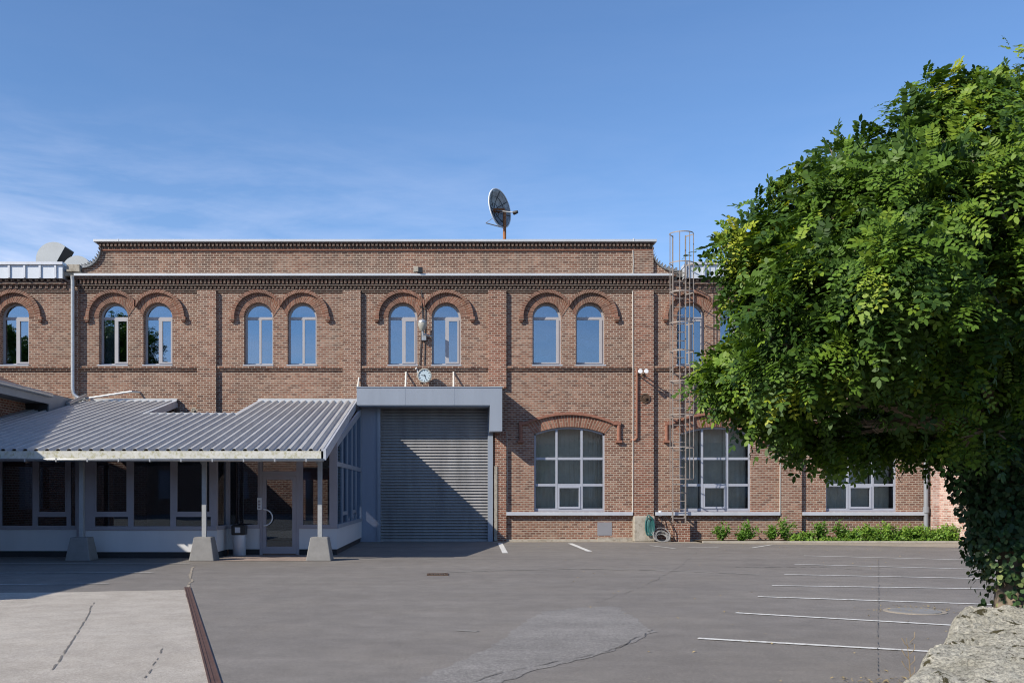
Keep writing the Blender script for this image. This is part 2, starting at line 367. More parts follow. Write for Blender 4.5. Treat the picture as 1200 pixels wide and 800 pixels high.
# thin cirrus bank low in the north-west
bank = math_(nt, 'MULTIPLY', ramp(nt, sp.outputs[2], [(.12, g3(1)), (.36, g3(.0))]), ramp(nt, math_(nt, 'ADD', sp.outputs[0], .5), [(.05, g3(1)), (.72, g3(.15))]))
wisp = ramp(nt, math_(nt, 'MULTIPLY_ADD', cl2, .35, math_(nt, 'MULTIPLY', cl, .75)), [(.42, g3(0)), (.66, g3(1))])
fac = math_(nt, 'MULTIPLY_ADD', bank, .12, math_(nt, 'MULTIPLY', wisp, math_(nt, 'MULTIPLY_ADD', bank, .75, .01)))
nt.links.new(mix(nt, fac, sky.outputs[0], (6.0, 6.2, 7.4)), bg.inputs[0]); nt.links.new(bg.outputs[0], wo.inputs[0])
SC.view_settings.view_transform = 'Standard'; SC.view_settings.look = 'None'; SC.view_settings.gamma = 1; SC.view_settings.exposure = 0.32
SC.view_settings.use_curve_mapping = False
SC.cycles.filter_width = 1.1

# ------------------------------------------------------------------ ground
def sheet(name, pts, z, m, sub=None):
    b = MB(); b.face([(x, y, z) for x, y in pts]); o = b.build(name, m, origin=(0,0,0), fix=False); return struct(o)
sheet('ground', [(-600,-400),(600,-400),(600,900),(-600,900)], 0, M['asphalt'])
def gpoly(pp): return [gp(*p) for p in pp]
patch = gpoly([(440,828),(480,800),(540,774),(585,752),(604,736),(622,724),(640,716),(680,712),(722,710),(742,722),(768,740),(742,752),(700,768),(640,782),(590,797),(560,830)])
def ragged(pp, amp, step=.12):
    out = []
    for a, c in zip(pp, pp[1:]+pp[:1]):
        k = max(1, int((Vector(a)-Vector(c)).length/step))
        for q in range(k):
            t = q/k; out.append((a[0]+(c[0]-a[0])*t+random.uniform(-amp, amp), a[1]+(c[1]-a[1])*t+random.uniform(-amp, amp)))
    return out
sheet('asphalt_patch', ragged(patch[::-1], .035), .004, M['patch'])
slab = gpoly([(216,691),(256,812),(-420,812),(-420,697),(60,694)])
sheet('concrete_slab', ragged(slab[::-1], .012, .2), .004, M['slab'])
def crack(name, pp, wd, m, z=.008, jit=.035, skip=0.0):
    P_ = [Vector(gp(*p)) for p in pp]; b = MB(); L = []
    for a, c in zip(P_, P_[1:]):
        k = max(2, int((c-a).length/.10))
        for q in range(k): L.append(a.lerp(c, q/k))
    L.append(P_[-1]); wob = 0
    pts = []
    for q, p in enumerate(L):
        d = (L[min(q+1, len(L)-1)]-L[max(q-1, 0)]).normalized(); n_ = Vector((-d.y, d.x)); wob = wob*.8+random.uniform(-jit, jit)
        pts.append((p+n_*wob, n_*(wd*random.uniform(.25, .6))))
    for (p, n_), (q, o_) in zip(pts, pts[1:]):
        if random.random() < skip: continue
        b.face([(p.x-n_.x, p.y-n_.y, z), (p.x+n_.x, p.y+n_.y, z), (q.x+o_.x, q.y+o_.y, z), (q.x-o_.x, q.y-o_.y, z)])
    return struct(b.build(name, m, origin=(0,0,0), fix=False))
M['crack'] = simple('crack_fill', (.085,.079,.073), .95, 0, .3, 20)
M['joint'] = simple('slab_joint_fill', (.15,.135,.12), .95, 0, .3, 20)
M['seam'] = simple('sealed_seam', (.135,.125,.116), .95, 0, .2, 20)
crack('slab_joint', [(110,706),(92,740),(72,768),(62,785)], .020, M['joint'], .008, .008, .2)
crack('slab_joint', [(191,760),(178,782),(166,800)], .016, M['joint'], .008, .008, .35)
crack('asphalt_crack', [(520,812),(570,795),(640,777),(715,763),(768,738)], .014, M['seam'], .010, .025, .2)
crack('asphalt_crack', [(700,706),(745,690),(790,668),(820,645)], .012, M['seam'], .006, .02, .4)
crack('asphalt_crack', [(1029,655),(1029,700),(1028,760),(1026,812)], .009, M['seam'], .0135, .006, .35)
crack('asphalt_crack', [(228,664),(224,676),(222,688)], .05, M['strip'], .006, .02, .1)
M['scuff'] = ground_mat('scuffed_asphalt', (.20,.188,.175), (.235,.22,.20), .4)
crack('asphalt_scuff', [(520,671),(600,667.5),(690,666),(790,669),(890,673)], .16, M['scuff'], .005, .05, .25)
crack('asphalt_scuff', [(515,737),(535,738),(560,739.5)], .10, M['scuff'], .005, .03, .15)
crack('asphalt_scuff', [(850,664),(960,664),(1010,667)], .12, M['scuff'], .005, .05, .3)
b = MB(); st = gpoly([(216,688),(223,688),(263,812),(247,812)])
def lerp(a, c, t): return (a[0]+(c[0]-a[0])*t, a[1]+(c[1]-a[1])*t)
for a, c, h in ((0, .16, .014), (.16, .42, .008), (.42, .5, .012), (.5, .84, .008), (.84, 1, .014)):
    q = [lerp(st[0], st[1], a), lerp(st[0], st[1], c), lerp(st[3], st[2], c), lerp(st[3], st[2], a)]
    b.prism(q, 'z', .001, h)
o = b.build('rail_strip', simple('brown_rail', (.105,.062,.052), .75, .2, .25, 12, .3, .3)); struct(o)
# pale dusty strip along the foot of the wall
sheet('gravel_strip', [(fx(578),Y0-.02),(fx(578),Y0-.7),(fx(700),Y0-.55),(fx(770),Y0-.9),(fx(860),31.0),(fx(960),30.2),(fx(1060),28.9),(24,27.5),(24,Y0-.02)], .004, M['strip'])
sheet('threshold_paving', [(fx(262,24.5),25.55),(fx(262,24.5),23.25),(fx(366,23.3),23.25),(-3.15,24.2),(-3.15,25.55)][::-1], .006, M['paver'])
def pline(p, q, wdt, m, ext=0):
    a, c = Vector(gp(*p)), Vector(gp(*q)); d = (c-a).normalized(); c = c+d*ext; n = Vector((-d.y, d.x))*wdt/2
    # hand-rolled, slightly ragged line: short pieces
    k = max(2, int((c-a).length/.25)); L = []; Rr = []
    for i in range(k+1):
        t = i/k; e = 1+random.uniform(-.10,.10); pnt = a.lerp(c, t); L.append(pnt+n*e); Rr.append(pnt-n*e)
    b = MB(); b.face([(v.x, v.y, .008) for v in Rr+L[::-1]])
    struct(b.build('parking_line', m, origin=(0,0,0), fix=False))
for p, q in (((818,748),(1100,764)),((862,718),(1122,733)),((888,699),(1155,708)),((905,686),(1160,690)),((919,673),(1160,678)),((931,661),(1150,667)),((942,651),(1135,656))):
    pline(p, q, .10, M['paint'], .9)
for p, q in (((222,660.5),(-60,660)),((180,671),(-60,671.5)),((127,684),(-60,685)),): pline(p, q, .10, M['paint_old'])
for p, q in (((586,636),(592,648)),((668,636.5),(691,646)),): pline(p, q, .15, M['paint'])
for p, q in (((762,639),(791,642.5)),((806,641.5),(842,641)),((880,642),(905,638))): pline(p, q, .12, M['paint_old'])
# kerb and planting bed under the right-hand windows
b = MB(); b.box(fx(812), 24, 31.55, 31.68, 0, .07); o = b.build('kerb', M['kerb'], bevel=.015); struct(o)
sheet('planting_bed', [(fx(812),31.68),(24,31.68),(24,Y0-.02),(fx(812),Y0-.02)], .055, M['soil'])
# drain and manhole
t = thing('drain_grate', (fx(513,gy(673)), gy(673), 0), 'rusty iron drain grate in asphalt before the shutter', 'drain')
b = MB(); X, Y = t.location.x, t.location.y
b.box(X-.21,X+.21,Y-.21,Y-.17,.001,.014).box(X-.21,X+.21,Y+.17,Y+.21,.001,.014).box(X-.21,X-.17,Y-.17,Y+.17,.001,.014).box(X+.17,X+.21,Y-.17,Y+.17,.001,.014); b.build('frame', M['iron'], t)
b = MB()
for k in range(7): b.box(X-.15+k*.05-.012, X-.15+k*.05+.012, Y-.169, Y+.169, .002, .010)
b.build('grate', M['iron'], t)
MX, MY = gp(1072, 716)
t = thing('manhole_cover', (MX, MY, 0), 'dusty round manhole cover between the parking lines', 'manhole cover')
MB().lathe((MX,MY,0), [(.40,.001),(.40,.007),(.34,.009),(.34,.001)], n=28).build('rim', M['strip'], t)
MB().lathe((MX,MY,0), [(.33,.001),(.33,.012),(.30,.014)], n=28).build('cover', M['concrete'], t)

# ------------------------------------------------------------------ brick hall
hall = thing('brick_building', (0, Y0+4, 0), 'long two storey red brick factory hall with arched windows', 'building')
UW, UR = 34.0/35, 17.0/35
ZS, ZSP = fz(428), fz(371.5)
def up_open(px): 
    c = fx(px+17); return [(c-UR, ZS), (c+UR, ZS)]+arc(c, ZSP, UR, 0, math.pi, 20)
LWd, SAG = 83.0/35, 8.0/35
LS, LSP = fz(599), fz(508); LR = (LWd**2/4+SAG**2)/(2*SAG); LA = math.asin(LWd/2/LR)
def low_open(px):
    c = fx(px+41.5); return [(c-LWd/2, LS), (c+LWd/2, LS)]+arc(c, LSP+SAG-LR, LR, math.pi/2-LA, math.pi/2+LA, 16)
ups_main = [(116,168),(286,337),(455,506),(624,675)]; ups_right = [(793,844),(962,1013)]; ups_left = [(-51,0),(-220,-169)]
XL, XM0, XM1, XR = fx(-300), fx(85), fx(786), fx(1088)
ZC = fz(323)
# shutter opening is a notch in the outline
sx0, sx1, sz1 = fx(418), fx(578), fz(474)
outer = [(XM0,0),(sx0,0),(sx0,sz1),(sx1,sz1),(sx1,0),(XM1,0),(XM1,ZC),(XM0,ZC)]
slab_with_holes(outer, [up_open(p) for pr in ups_main for p in pr]+[low_open(626)], Y0, .38).build('wall', M['brick'], hall)
slab_with_holes([(XM1,0),(XR,0),(XR,fz(328)),(XM1,fz(328))], [up_open(p) for pr in ups_right for p in pr]+[low_open(797), low_open(968)], Y0, .38).build('wall', M['brick'], hall)
slab_with_holes([(XL,0),(XM0,0),(XM0,fz(328)),(XL,fz(328))], [up_open(p) for pr in ups_left for p in pr], Y0, .38).build('wall', M['brick'], hall)
# raised parapet with scooped shoulders
scL = [(fx(96)+ (fx(119)-fx(96))*math.sin(t), fz(315)+(fz(292)-fz(315))*(1-math.cos(t))) for t in [math.pi/2*k/10 for k in range(11)]]
scR = [(fx(763)+ (fx(793)-fx(763))*(1-math.cos(math.pi/2-t)) if False else fx(793)-(fx(793)-fx(765))*math.sin(t), fz(319)+(fz(298)-fz(319))*(1-math.cos(t))) for t in [math.pi/2*k/10 for k in range(11)]]
par = [(XM0+.25, ZC), (fx(96), ZC)]+scL+[(fx(119), fz(285)), (fx(765), fz(285))]+scR[::-1]+[(fx(793), ZC)]
slab_with_holes(par, [], Y0+.001, .36).build('parapet', M['brick'], hall)
for sc_, sg in ((scL, 1), (scR, -1)):             # slate capping on the scooped shoulders
    b = MB()
    for (a, c) in zip(sc_, sc_[1:]):
        b.face([(a[0], Y0-.10, a[1]+.01), (c[0], Y0-.10, c[1]+.01), (c[0], Y0+.4, c[1]+.01), (a[0], Y0+.4, a[1]+.01)])
        b.face([(a[0], Y0-.10, a[1]+.14), (c[0]-sg*.08, Y0-.10, c[1]+.14), (c[0]-sg*.08, Y0+.4, c[1]+.14), (a[0], Y0+.4, a[1]+.14)])
        b.face([(a[0], Y0-.10, a[1]+.01), (c[0], Y0-.10, c[1]+.01), (c[0]-sg*.08, Y0-.10, c[1]+.14), (a[0], Y0-.10, a[1]+.14)])
    b.build('shoulder_capping', M['slate'], hall, fix=False)
MB().box(fx(80), fx(95), Y0-.15, Y0+.4, fz(319), fz(311)).box(fx(76), fx(96), Y0-.05, Y0+.35, fz(323.5), fz(319)).build('kneeler_stone', M['render'], hall)
MB().box(fx(112)-.02, fx(768)+.02, Y0-.16, Y0+.42, fz(284.5), fz(281.6)).box(fx(140), fx(140)+.03, Y0-.17, Y0+.43, fz(284.6), fz(281.2)).box(fx(741), fx(741)+.04, Y0-.17, Y0+.43, fz(284.6), fz(280.6)).build('coping', M['coping'], hall, bevel=.008)
b = MB()
x = fx(117)
while x < fx(765)-.1:
    b.box(x, x+.075, Y0-.10, Y0+.05, fz(289.5), fz(286)); x += .13
b.box(fx(115), fx(766), Y0-.12, Y0+.05, fz(286), fz(284.5)).box(fx(116), fx(766), Y0-.04, Y0+.05, fz(292.5), fz(289.5))
b.build('parapet_cornice', M['brick_soot'], hall)
MB().box(fx(118), fx(765), Y0-.055, Y0+.05, fz(294), fz(292.8)).build('clay_course', M['terra'], hall)
# main cornice
b = MB(); x = fx(90)
b.box(fx(88), fx(788), Y0-.20, Y0+.05, fz(328), fz(325.2))
while x < fx(786)-.1:
    b.box(x, x+.075, Y0-.15, Y0+.05, fz(333), fz(328)); x += .13
b.box(fx(88), fx(787), Y0-.11, Y0+.05, fz(335.5), fz(333)); x = fx(90)+.05
while x < fx(786)-.1:
    b.box(x, x+.075, Y0-.08, Y0+.05, fz(338.3), fz(335.5)); x += .13
b.box(fx(88), fx(787), Y0-.05, Y0+.05, fz(340.5), fz(338.3))
b.build('cornice', M['brick_soot'], hall)
MB().box(fx(90), fx(787.5), Y0-.27, Y0+.05, fz(325.2), fz(322.2)).build('gutter', M['coping'], hall, bevel=.012)
for x0, x1 in ((-300, 79), (800, 1090)):
    b = MB(); x = fx(x0)
    b.box(fx(x0), fx(x1), Y0-.10, Y0+.05, fz(334), fz(330))
    while x < fx(x1)-.1:
        b.box(x, x+.10, Y0-.15, Y0+.05, fz(330), fz(327.6)); b.box(x+.1, x+.2, Y0-.06, Y0+.05, fz(338), fz(334)); x += .2
    b.box(fx(x0), fx(x1), Y0-.03, Y0+.05, fz(340), fz(338)); b.build('cornice', M['brick_soot'], hall)
# metal fascia of the lower wings
for x0, x1 in ((-300, 76), (803, 1092)):
    MB().box(fx(x0), fx(x1), Y0-.20, Y0+.5, fz(327.6), fz(312)).build('fascia', M['fascia'], hall)
    b = MB(); x = x1-8 if x0 < 0 else x0+2
    while (x > x0) if x0 < 0 else (x < x1):
        b.box(fx(x)-.035, fx(x)+.035, Y0-.245, Y0-.19, fz(327), fz(312)); x += -18 if x0 < 0 else 18.2
    b.box(fx(x0)-.02, fx(x1)+.02, Y0-.27, Y0+.55, fz(312), fz(308.8)); b.build('fascia_seams', M['zinc'], hall)
# shell: sides, back, roofs, storey floor
def shell(x0, x1, z1, nm):
    y0, y1 = Y0+.40, Y0+13
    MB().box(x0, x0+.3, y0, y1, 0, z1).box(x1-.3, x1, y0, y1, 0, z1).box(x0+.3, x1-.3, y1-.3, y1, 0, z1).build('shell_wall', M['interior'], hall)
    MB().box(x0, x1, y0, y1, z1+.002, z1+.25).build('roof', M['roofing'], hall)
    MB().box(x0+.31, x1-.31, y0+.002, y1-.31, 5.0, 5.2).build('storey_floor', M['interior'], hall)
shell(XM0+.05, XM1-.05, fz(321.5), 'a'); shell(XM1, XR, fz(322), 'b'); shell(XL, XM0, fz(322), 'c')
# pilasters
PL = [(88,93),(232,254),(402,423),(572,593),(913,938)]
for x0, x1 in PL:
    bottom = 0 if x0 > 500 else (fz(600))
    if x0 == 402 or x0 == 572: pass
    yb = .0 if x0 not in (402,) else fz(472)
    if x0 == 572: MB().box(fx(580), fx(593), Y0-.13, Y0+.01, 0, fz(505)).box(fx(572), fx(593), Y0-.13, Y0+.01, fz(455), fz(341)).build('pilaster', M['brick_red'], hall)
    else: MB().box(fx(x0), fx(x1), Y0-.13, Y0+.01, yb, fz(341)).build('pilaster', M['brick'], hall)
MB().box(fx(741.5), fx(765), Y0-.13, Y0+.01, fz(606), fz(341)).build('pilaster', M['brick_red'], hall)
MB().box(fx(741.5), fx(765), Y0-.10, Y0+.01, ZC+.05, fz(294.5)).build('parapet_pilaster', M['brick'], hall)
MB().box(fx(741), fx(765.5), Y0-.30, Y0+.005, 0, fz(604)).build('pilaster_base', M['render'], hall, bevel=.04)
MB().box(fx(786), fx(806), Y0-.32, Y0-.002, 0, fz(612.5)).build('ladder_plinth', M['brick_red'], hall)
MB().box(fx(700), fx(741), Y0-.10, Y0-.002, 0, fz(630)).box(fx(585), fx(1088), Y0-.06, Y0-.003, 0, .06).build('wall_footing', M['render'], hall)
# sill bands
b = []
for x0, x1 in ((-300,84),(93,232),(254,402),(423,572),(593,741.5),(765,913),(938,1086)):
    q = MB().box(fx(x0)+.004, fx(x1)-.004, Y0-.10, Y0+.01, fz(431.6), fz(429.2)).box(fx(x0)+.004, fx(x1)-.004, Y0-.05, Y0+.01, fz(434.2), fz(431.6))
    q.build('sill_band', M['brick_soot'] if False else M['brick'], hall)
    # frieze course over the windows
    MB().box(fx(x0)+.004, fx(x1)-.004, Y0-.03, Y0+.01, fz(343), fz(341)).build('frieze_course', M['brick_soot'], hall)
# upper windows, arches
def arch_up(px, side, c=None):
    """side -1: the left window of a pair (its right foot meets the neighbour), +1: the right one"""
    c = fx(px+17); lim = (51/35/2)-.004; r0, r1, r2 = UR+.004, .80, .905
    def cut(r): return math.acos(lim/r) if r > lim else 0.0
    a = [(0, math.pi), (cut(r1), math.pi), (cut(r2), math.pi)] if side < 0 else [(0, math.pi), (0, math.pi-cut(r1)), (0, math.pi-cut(r2))]
    A = MB().ring(c, ZSP, r0, r1, *a[0], *a[1], Y0-.014, Y0+.02, 26).build('window_arch', M['voussoir'], hall)
    H = MB().ring(c, ZSP, r1-.002, r2, *a[1], *a[2], Y0-.11, Y0+.02, 26)
    s_ = -1 if side < 0 else 1
    H.box(c+s_*.79, c+s_*.95, Y0-.12, Y0+.01, ZSP-.11, ZSP+.0)
    H.box(c+s_*.82, c+s_*.92, Y0-.09, Y0+.01, ZSP-.17, ZSP-.11)
    H.build('hood_mould', M['voussoir'], A)
def window_up(px, kind):
    c = fx(px+17); y0, y1 = Y0+.24, Y0+.31; t = .065
    b = MB(); r = UR
    b.ring(c, ZSP, r-t, r+.03, 0, math.pi, 0, math.pi, y0, y1, 20)
    b.box(c-r-.03, c-r+t, y0, y1, ZS, ZSP).box(c+r-t, c+r+.03, y0, y1, ZS, ZSP).box(c-r+t, c+r-t, y0, y1, ZS, ZS+.09)
    b.box(c-r+t, c+r-t, y0-.004, y1, ZSP-.05, ZSP+.04)
    zt = ZSP-.05
    if kind == 'A':      # two leaves with broad stiles
        b.box(c-.035, c+.085, y0-.02, y1, ZS+.09, zt)
        b.box(c+r-t-.05, c+r-t, y0-.02, y1, ZS+.09, zt).box(c+.085, c+r-t-.05, y0-.02, y1, ZS+.09, ZS+.14).box(c+.085, c+r-t-.05, y0-.02, y1, zt-.05, zt)
    elif kind == 'B':    # thin mullion
        b.box(c-.02, c+.055, y0-.015, y1, ZS+.09, zt)
    else:                # single leaf, stile on the right
        b.box(c+r-t-.09, c+r-t, y0-.02, y1, ZS+.09, zt).box(c-r+t, c+r-t-.09, y0-.02, y1, ZS+.09, ZS+.13)
    W = b.build('window', M['frame'], hall)
    MB().prism([(c-r+.03, ZS+.02), (c+r-.03, ZS+.02)]+arc(c, ZSP, r-.03, 0, math.pi, 16), 'y', y0+.03, y0+.036).build('pane', M['glass_up'], W)
    MB().box(c-r-.02, c+r+.02, Y0-.09, y0, ZS-.025, ZS+.015).build('sill', M['frame_blue'], W)
    if kind == 'C':
        z1 = ZS+.95 if px > 640 else ZS+.35
        MB().face([(c-.35,Y0+.75,z1-.02),(c+.5,Y0+.75,z1-.5),(c+.5,Y0+.75,z1),(c-.35,Y0+.75,z1)] if px > 640 else [(c-.3,Y0+.75,ZS-.1),(c+.2,Y0+.75,ZS-.1),(c+.2,Y0+.75,z1+.12),(c-.3,Y0+.75,z1)]).build('blind', M['blind'], W, fix=False); MB().box(c-.05, c+.5, Y0+.60, Y0+.62, ZSP-.02, ZSP+.26).build('blind', M['blind'], W)
    elif kind == 'B' or px in (116, 844):
        b = MB()
        for k in range(12):
            xa_, xb_ = c-r+.9*r*k/12*.8, c-r+.9*r*(k+1)/12*.8; b.face([(xa_,Y0+.6+.03*math.sin(k*2.1),ZS-.1),(xb_,Y0+.6+.03*math.sin(k*2.1+2.1),ZS-.1),(xb_,Y0+.6+.03*math.sin(k*2.1+2.1),ZSP+.5),(xa_,Y0+.6+.03*math.sin(k*2.1),ZSP+.5)])
        b.build('curtain', M['curtain'], W, fix=False, smooth=True)
    return W
kinds = {116:'A',168:'A',286:'B',337:'B',455:'A',506:'A',624:'C',675:'C'}
for pr in ups_main+ups_right+ups_left:
    for i, p in enumerate(pr):
        arch_up(p, -1 if i == 0 else 1); window_up(p, kinds.get(p, 'A'))
# lower windows
def low_window(px, segs):
    c = fx(px+41.5); y0, y1 = Y0+.10, Y0+.17; t = .06; h = LWd/2; cz = LSP+SAG-LR
    def top(x): return cz+math.sqrt(LR**2-(x-c)**2)
    b = MB()
    b.ring(c, cz, LR-t, LR+.02, math.pi/2-LA, math.pi/2+LA, math.pi/2-LA, math.pi/2+LA, y0, y1, 16)
    b.box(c-h-.02, c-h+t, y0, y1, LS, LSP).box(c+h-t, c+h+.02, y0, y1, LS, LSP).box(c-h+t, c+h-t, y0, y1, LS, LS+.10)
    m1, m2 = c-h+26.5/83*LWd, c-h+56/83*LWd
    for m_ in (m1, m2): b.box(m_-.036, m_+.036, y0-.01, y1, LS+.10, top(m_)-t)
    for py in (537, 568): b.box(c-h+t, c+h-t, y0-.004, y1, fz(py)-.042, fz(py)+.042)
    q = .05              # opening light in the middle of the bottom row
    b.box(m1+.045, m1+.045+q, y0-.03, y1-.01, LS+.10, fz(568)-.042).box(m2-.045-q, m2-.045, y0-.03, y1-.01, LS+.10, fz(568)-.042)
    b.box(m1+.045+q, m2-.045-q, y0-.03, y1-.01, LS+.10, LS+.16).box(m1+.045+q, m2-.045-q, y0-.03, y1-.01, fz(568)-.10, fz(568)-.042)
    W = b.build('window', M['frame_blue'], hall)
    MB().prism([(c-h+.03, LS+.02), (c+h-.03, LS+.02)]+arc(c, cz, LR-.03, math.pi/2-LA+.008, math.pi/2+LA-.008, 14), 'y', y0+.03, y0+.036).build('pane', M['glass_low'], W)
    # curtain behind the glass, in soft folds
    b = MB(); n = 70; segs_ = segs
    for (u0, u1) in segs_:
        for k in range(n):
            xa, xb = [c-h+LWd*(u0+(u1-u0)*(k+e)/n) for e in (0, 1)]
            ya, yb = [Y0+.62+.006*math.sin((u0+(u1-u0)*(k+e)/n)*95)+.004*math.sin((k+e)*1.7) for e in (0, 1)]
            b.face([(xa,ya,LS-.1),(xb,yb,LS-.1),(xb,yb,LSP+.5),(xa,ya,LSP+.5)])
    b.build('curtain', M['curtain'], W, fix=False, smooth=True)
    # arch of upright bricks, hood moulding with one drop each side
    a0 = LA+.035; r0, r1, r2 = LR+.004, LR+.40, LR+.48
    A = MB().ring(c, cz, r0, r1, math.pi/2-LA, math.pi/2+LA, math.pi/2-a0, math.pi/2+a0, Y0-.014, Y0+.02, 30).build('window_arch', M['voussoir'], hall)
    e = r2*math.sin(a0); H = MB().ring(c, cz, r1-.002, r2, math.pi/2-a0, math.pi/2+a0, math.pi/2-a0, math.pi/2+a0, Y0-.10, Y0+.02, 24)
    zt = cz+r2*math.cos(a0)
    for s_ in (1, -1):
        H.box(c+s_*(e-.05), c+s_*(e+.22), Y0-.095, Y0+.01, zt-.105, zt-.006)
        H.tube([(c+s_*(e+.16), Y0-.03, zt-.08), (c+s_*(e+.16), Y0-.03, zt-.62)], .065, 10)
        H.box(c+s_*(e+.06), c+s_*(e+.26), Y0-.12, Y0+.01, zt-.70, zt-.62)
    H.build('hood_mould', M['terra'], A)
low_window(626, [(.0, .34), (.36, 1.0)]); low_window(797, [(.0, .32), (.34, .66), (.67, 1.0)]); low_window(968, [(.0, .7), (.72, 1.0)])
for x0, x1 in ((593,741),(767,913),(938.5,1083)):
    MB().box(fx(x0)+.006, fx(x1)-.006, Y0-.17, Y0+.10, fz(603.6), fz(599.6)).build('window_ledge', M['zinc'], hall, bevel=.01)
MB().box(fx(700), fx(717), Y0-.012, Y0+.01, fz(627), fz(611.5)).build('vent_plate', simple('grey_plate', (.22,.22,.24), .6, .1, .05, 4), hall)
# anchor plates
def anchor(px, py, r, m):
    y = Y0-.002 if px < 740 else Y0-.132
    MB().lathe((fx(px), y, fz(py)), [(r,0),(r,-.035),(r*.72,-.035),(r*.70,-.02),(r*.5,-.02),(r*.45,-.06),(r*.2,-.06),(r*.18,-.10)], 'y', 20).build('anchor_plate', m, hall, smooth=True)
anchor(243,465.5,.165,M['iron']); anchor(410.5,464.5,.165,M['copper']); anchor(755,467,.165,M['iron']); anchor(227.5,481,.10,M['kerb'])
# pipes and conductors on the wall
x = fx(88); MB().tube([(x,Y0-.24,fz(325)),(x,Y0-.20,fz(331)),(x,Y0-.20,fz(456)),(x+.03,Y0-.20,fz(462)),(x+.12,Y0-.2,fz(465)),(x+.34,Y0-.2,fz(469.5)),(x+.42,Y0-.3,fz(473))], .065, 12).build('downpipe', M['galv'], hall, smooth=True)
MB().tube([(fx(97),Y0-.30,fz(469)),(fx(158),Y0-.30,fz(459.5)),(fx(164),Y0-.02,fz(459.5))], .035, 8).build('drain_arm', M['galv'], hall, smooth=True)
def cable(px, y0_, y1_, yy, r=.014): MB().tube([(fx(px), yy, fz(y0_)), (fx(px)+.01, yy, fz((y0_+y1_)/2)), (fx(px), yy, fz(y1_))], r, 6).build('conductor_cable', M['cable'], hall)
cable(741, 294, 323, Y0-.115); cable(740.6, 342, 600, Y0-.145); cable(912.4, 342, 600, Y0-.145); cable(594, 505, 600, Y0-.02, .010)
MB().tube([(fx(745.5),Y0-.17,fz(432)),(fx(745.5),Y0-.17,fz(513)),(fx(743),Y0-.16,fz(515.5)),(fx(739),Y0-.05,fz(515.5))], .04, 8).build('waste_pipe', M['terra'], hall, smooth=True)
b = MB().tube([(fx(1083),Y0-.13,fz(540)),(fx(1083),Y0-.13,fz(633))], .075, 12); b.lathe((fx(1083),Y0-.13,fz(597)),[(.10,-.1),(.10,.1)],n=12)
MB().tube([(fx(1083),Y0-.13,fz(340)),(fx(1083),Y0-.13,fz(540))], .075, 12).build('downpipe', M['soffit'], hall, smooth=True); b.build('downpipe', M['soffit'], hall, smooth=True)
# roller shutter, its panel and hood
b = MB(); z = .02; x0, x1 = fx(446.5), fx(571.5); ys = Y0+.02; pts = []
while z < sz1+.25:
    for k, (dy, dz) in enumerate(((.020,0),(-.034,.004),(-.044,.016),(-.040,.034),(.012,.078))): pts.append((ys+dy, z+dz))
    z += .098
for (a, c) in zip(pts, pts[1:]): b.face([(x0,a[0],a[1]),(x1,a[0],a[1]),(x1,c[0],c[1]),(x0,c[0],c[1])])
b.box(x0, x1, ys-.04, ys+.02, .0, .06)
b.build('roller_shutter', M['shutter'], hall, fix=False, smooth=False)
MB().box(fx(571.5), fx(577.5), Y0-.12, Y0+.1, 0, sz1).build('shutter_guide', M['hood'], hall); MB().box(fx(443), fx(446.5), Y0-.32, Y0+.1, 0, sz1).build('shutter_guide', M['hood'], hall)
MB().box(sx0, fx(443), Y0-.26, Y0+.1, .0, sz1).box(fx(421.5)+.0, fx(424), Y0-.275, Y0-.2, .05, sz1-.1).build('jamb_panel', M['panel'], hall)
MB().box(fx(579), fx(582.5), Y0-.16, Y0-.12, .02, fz(546)).build('corner_guard', M['render'], hall)
yh = Y0-.95; hx0, hx1, hx2 = fx(418,yh), fx(574,yh), fx(588.5,yh)
b = MB().prism([(hx0,fz(474.5,yh)),(hx1,fz(474.5,yh)),(hx1,fz(505,yh)),(hx2,fz(505,yh)),(hx2,fz(454,yh)),(hx0,fz(454,yh))], 'y', yh, Y0+.0)
H = b.build('shutter_hood', M['hood'], hall)
b = MB()
for px in (475, 532): b.box(fx(px,yh)-.008, fx(px,yh)+.008, yh-.004, yh+.01, fz(474.3,yh), fz(454.2,yh))
b.box(hx0-.01, hx2+.01, yh-.02, Y0, fz(454,yh)+.001, fz(454,yh)+.03); b.box(hx0+.05, hx1-.02, yh+.06, Y0-.3, fz(474.5,yh)-.04, fz(474.5,yh)-.002)
b.build('hood_trim', M['hood'], H)
b = MB()
for px in (476, 531.5, 421): b.tube([(fx(px), Y0-.02, fz(436 if px > 430 else 440)), (fx(px), yh+.35, fz(455,yh+.35)-.03)], .028, 8)
b.build('tie_rod', M['cable'], H, smooth=True)

# ------------------------------------------------------------------ fittings on the hall
# wall clock, about a quarter to half past: hands as in the photo
X, Z = fx(497.5, Y0-.35), fz(440, Y0-.35); yc = Y0-.35
t = thing('wall_clock', (X, yc, Z), 'round white faced wall clock above the grey shutter hood', 'clock')
MB().lathe((X,yc,Z), [(.225,.10),(.24,.06),(.24,-.03),(.205,-.04),(.205,-.01),(.0,-.01)], 'y', 32).build('case', M['cream'], t, smooth=True)
MB().lathe((X,yc,Z), [(.203,0),(.203,-.016),(0,-.016)], 'y', 32).build('dial', M['clockface'], t)
b = MB()
for k in range(12):
    a = k*math.pi/6; d = Vector((math.sin(a), 0, math.cos(a))); c = Vector((X, yc-.019, Z)); n_ = Vector((d.z, 0, -d.x))*.010
    p, q = c+d*.15, c+d*.19; b.face([p-n_, p+n_, q+n_, q-n_])
b.build('hour_marks', M['black'], t, fix=False)
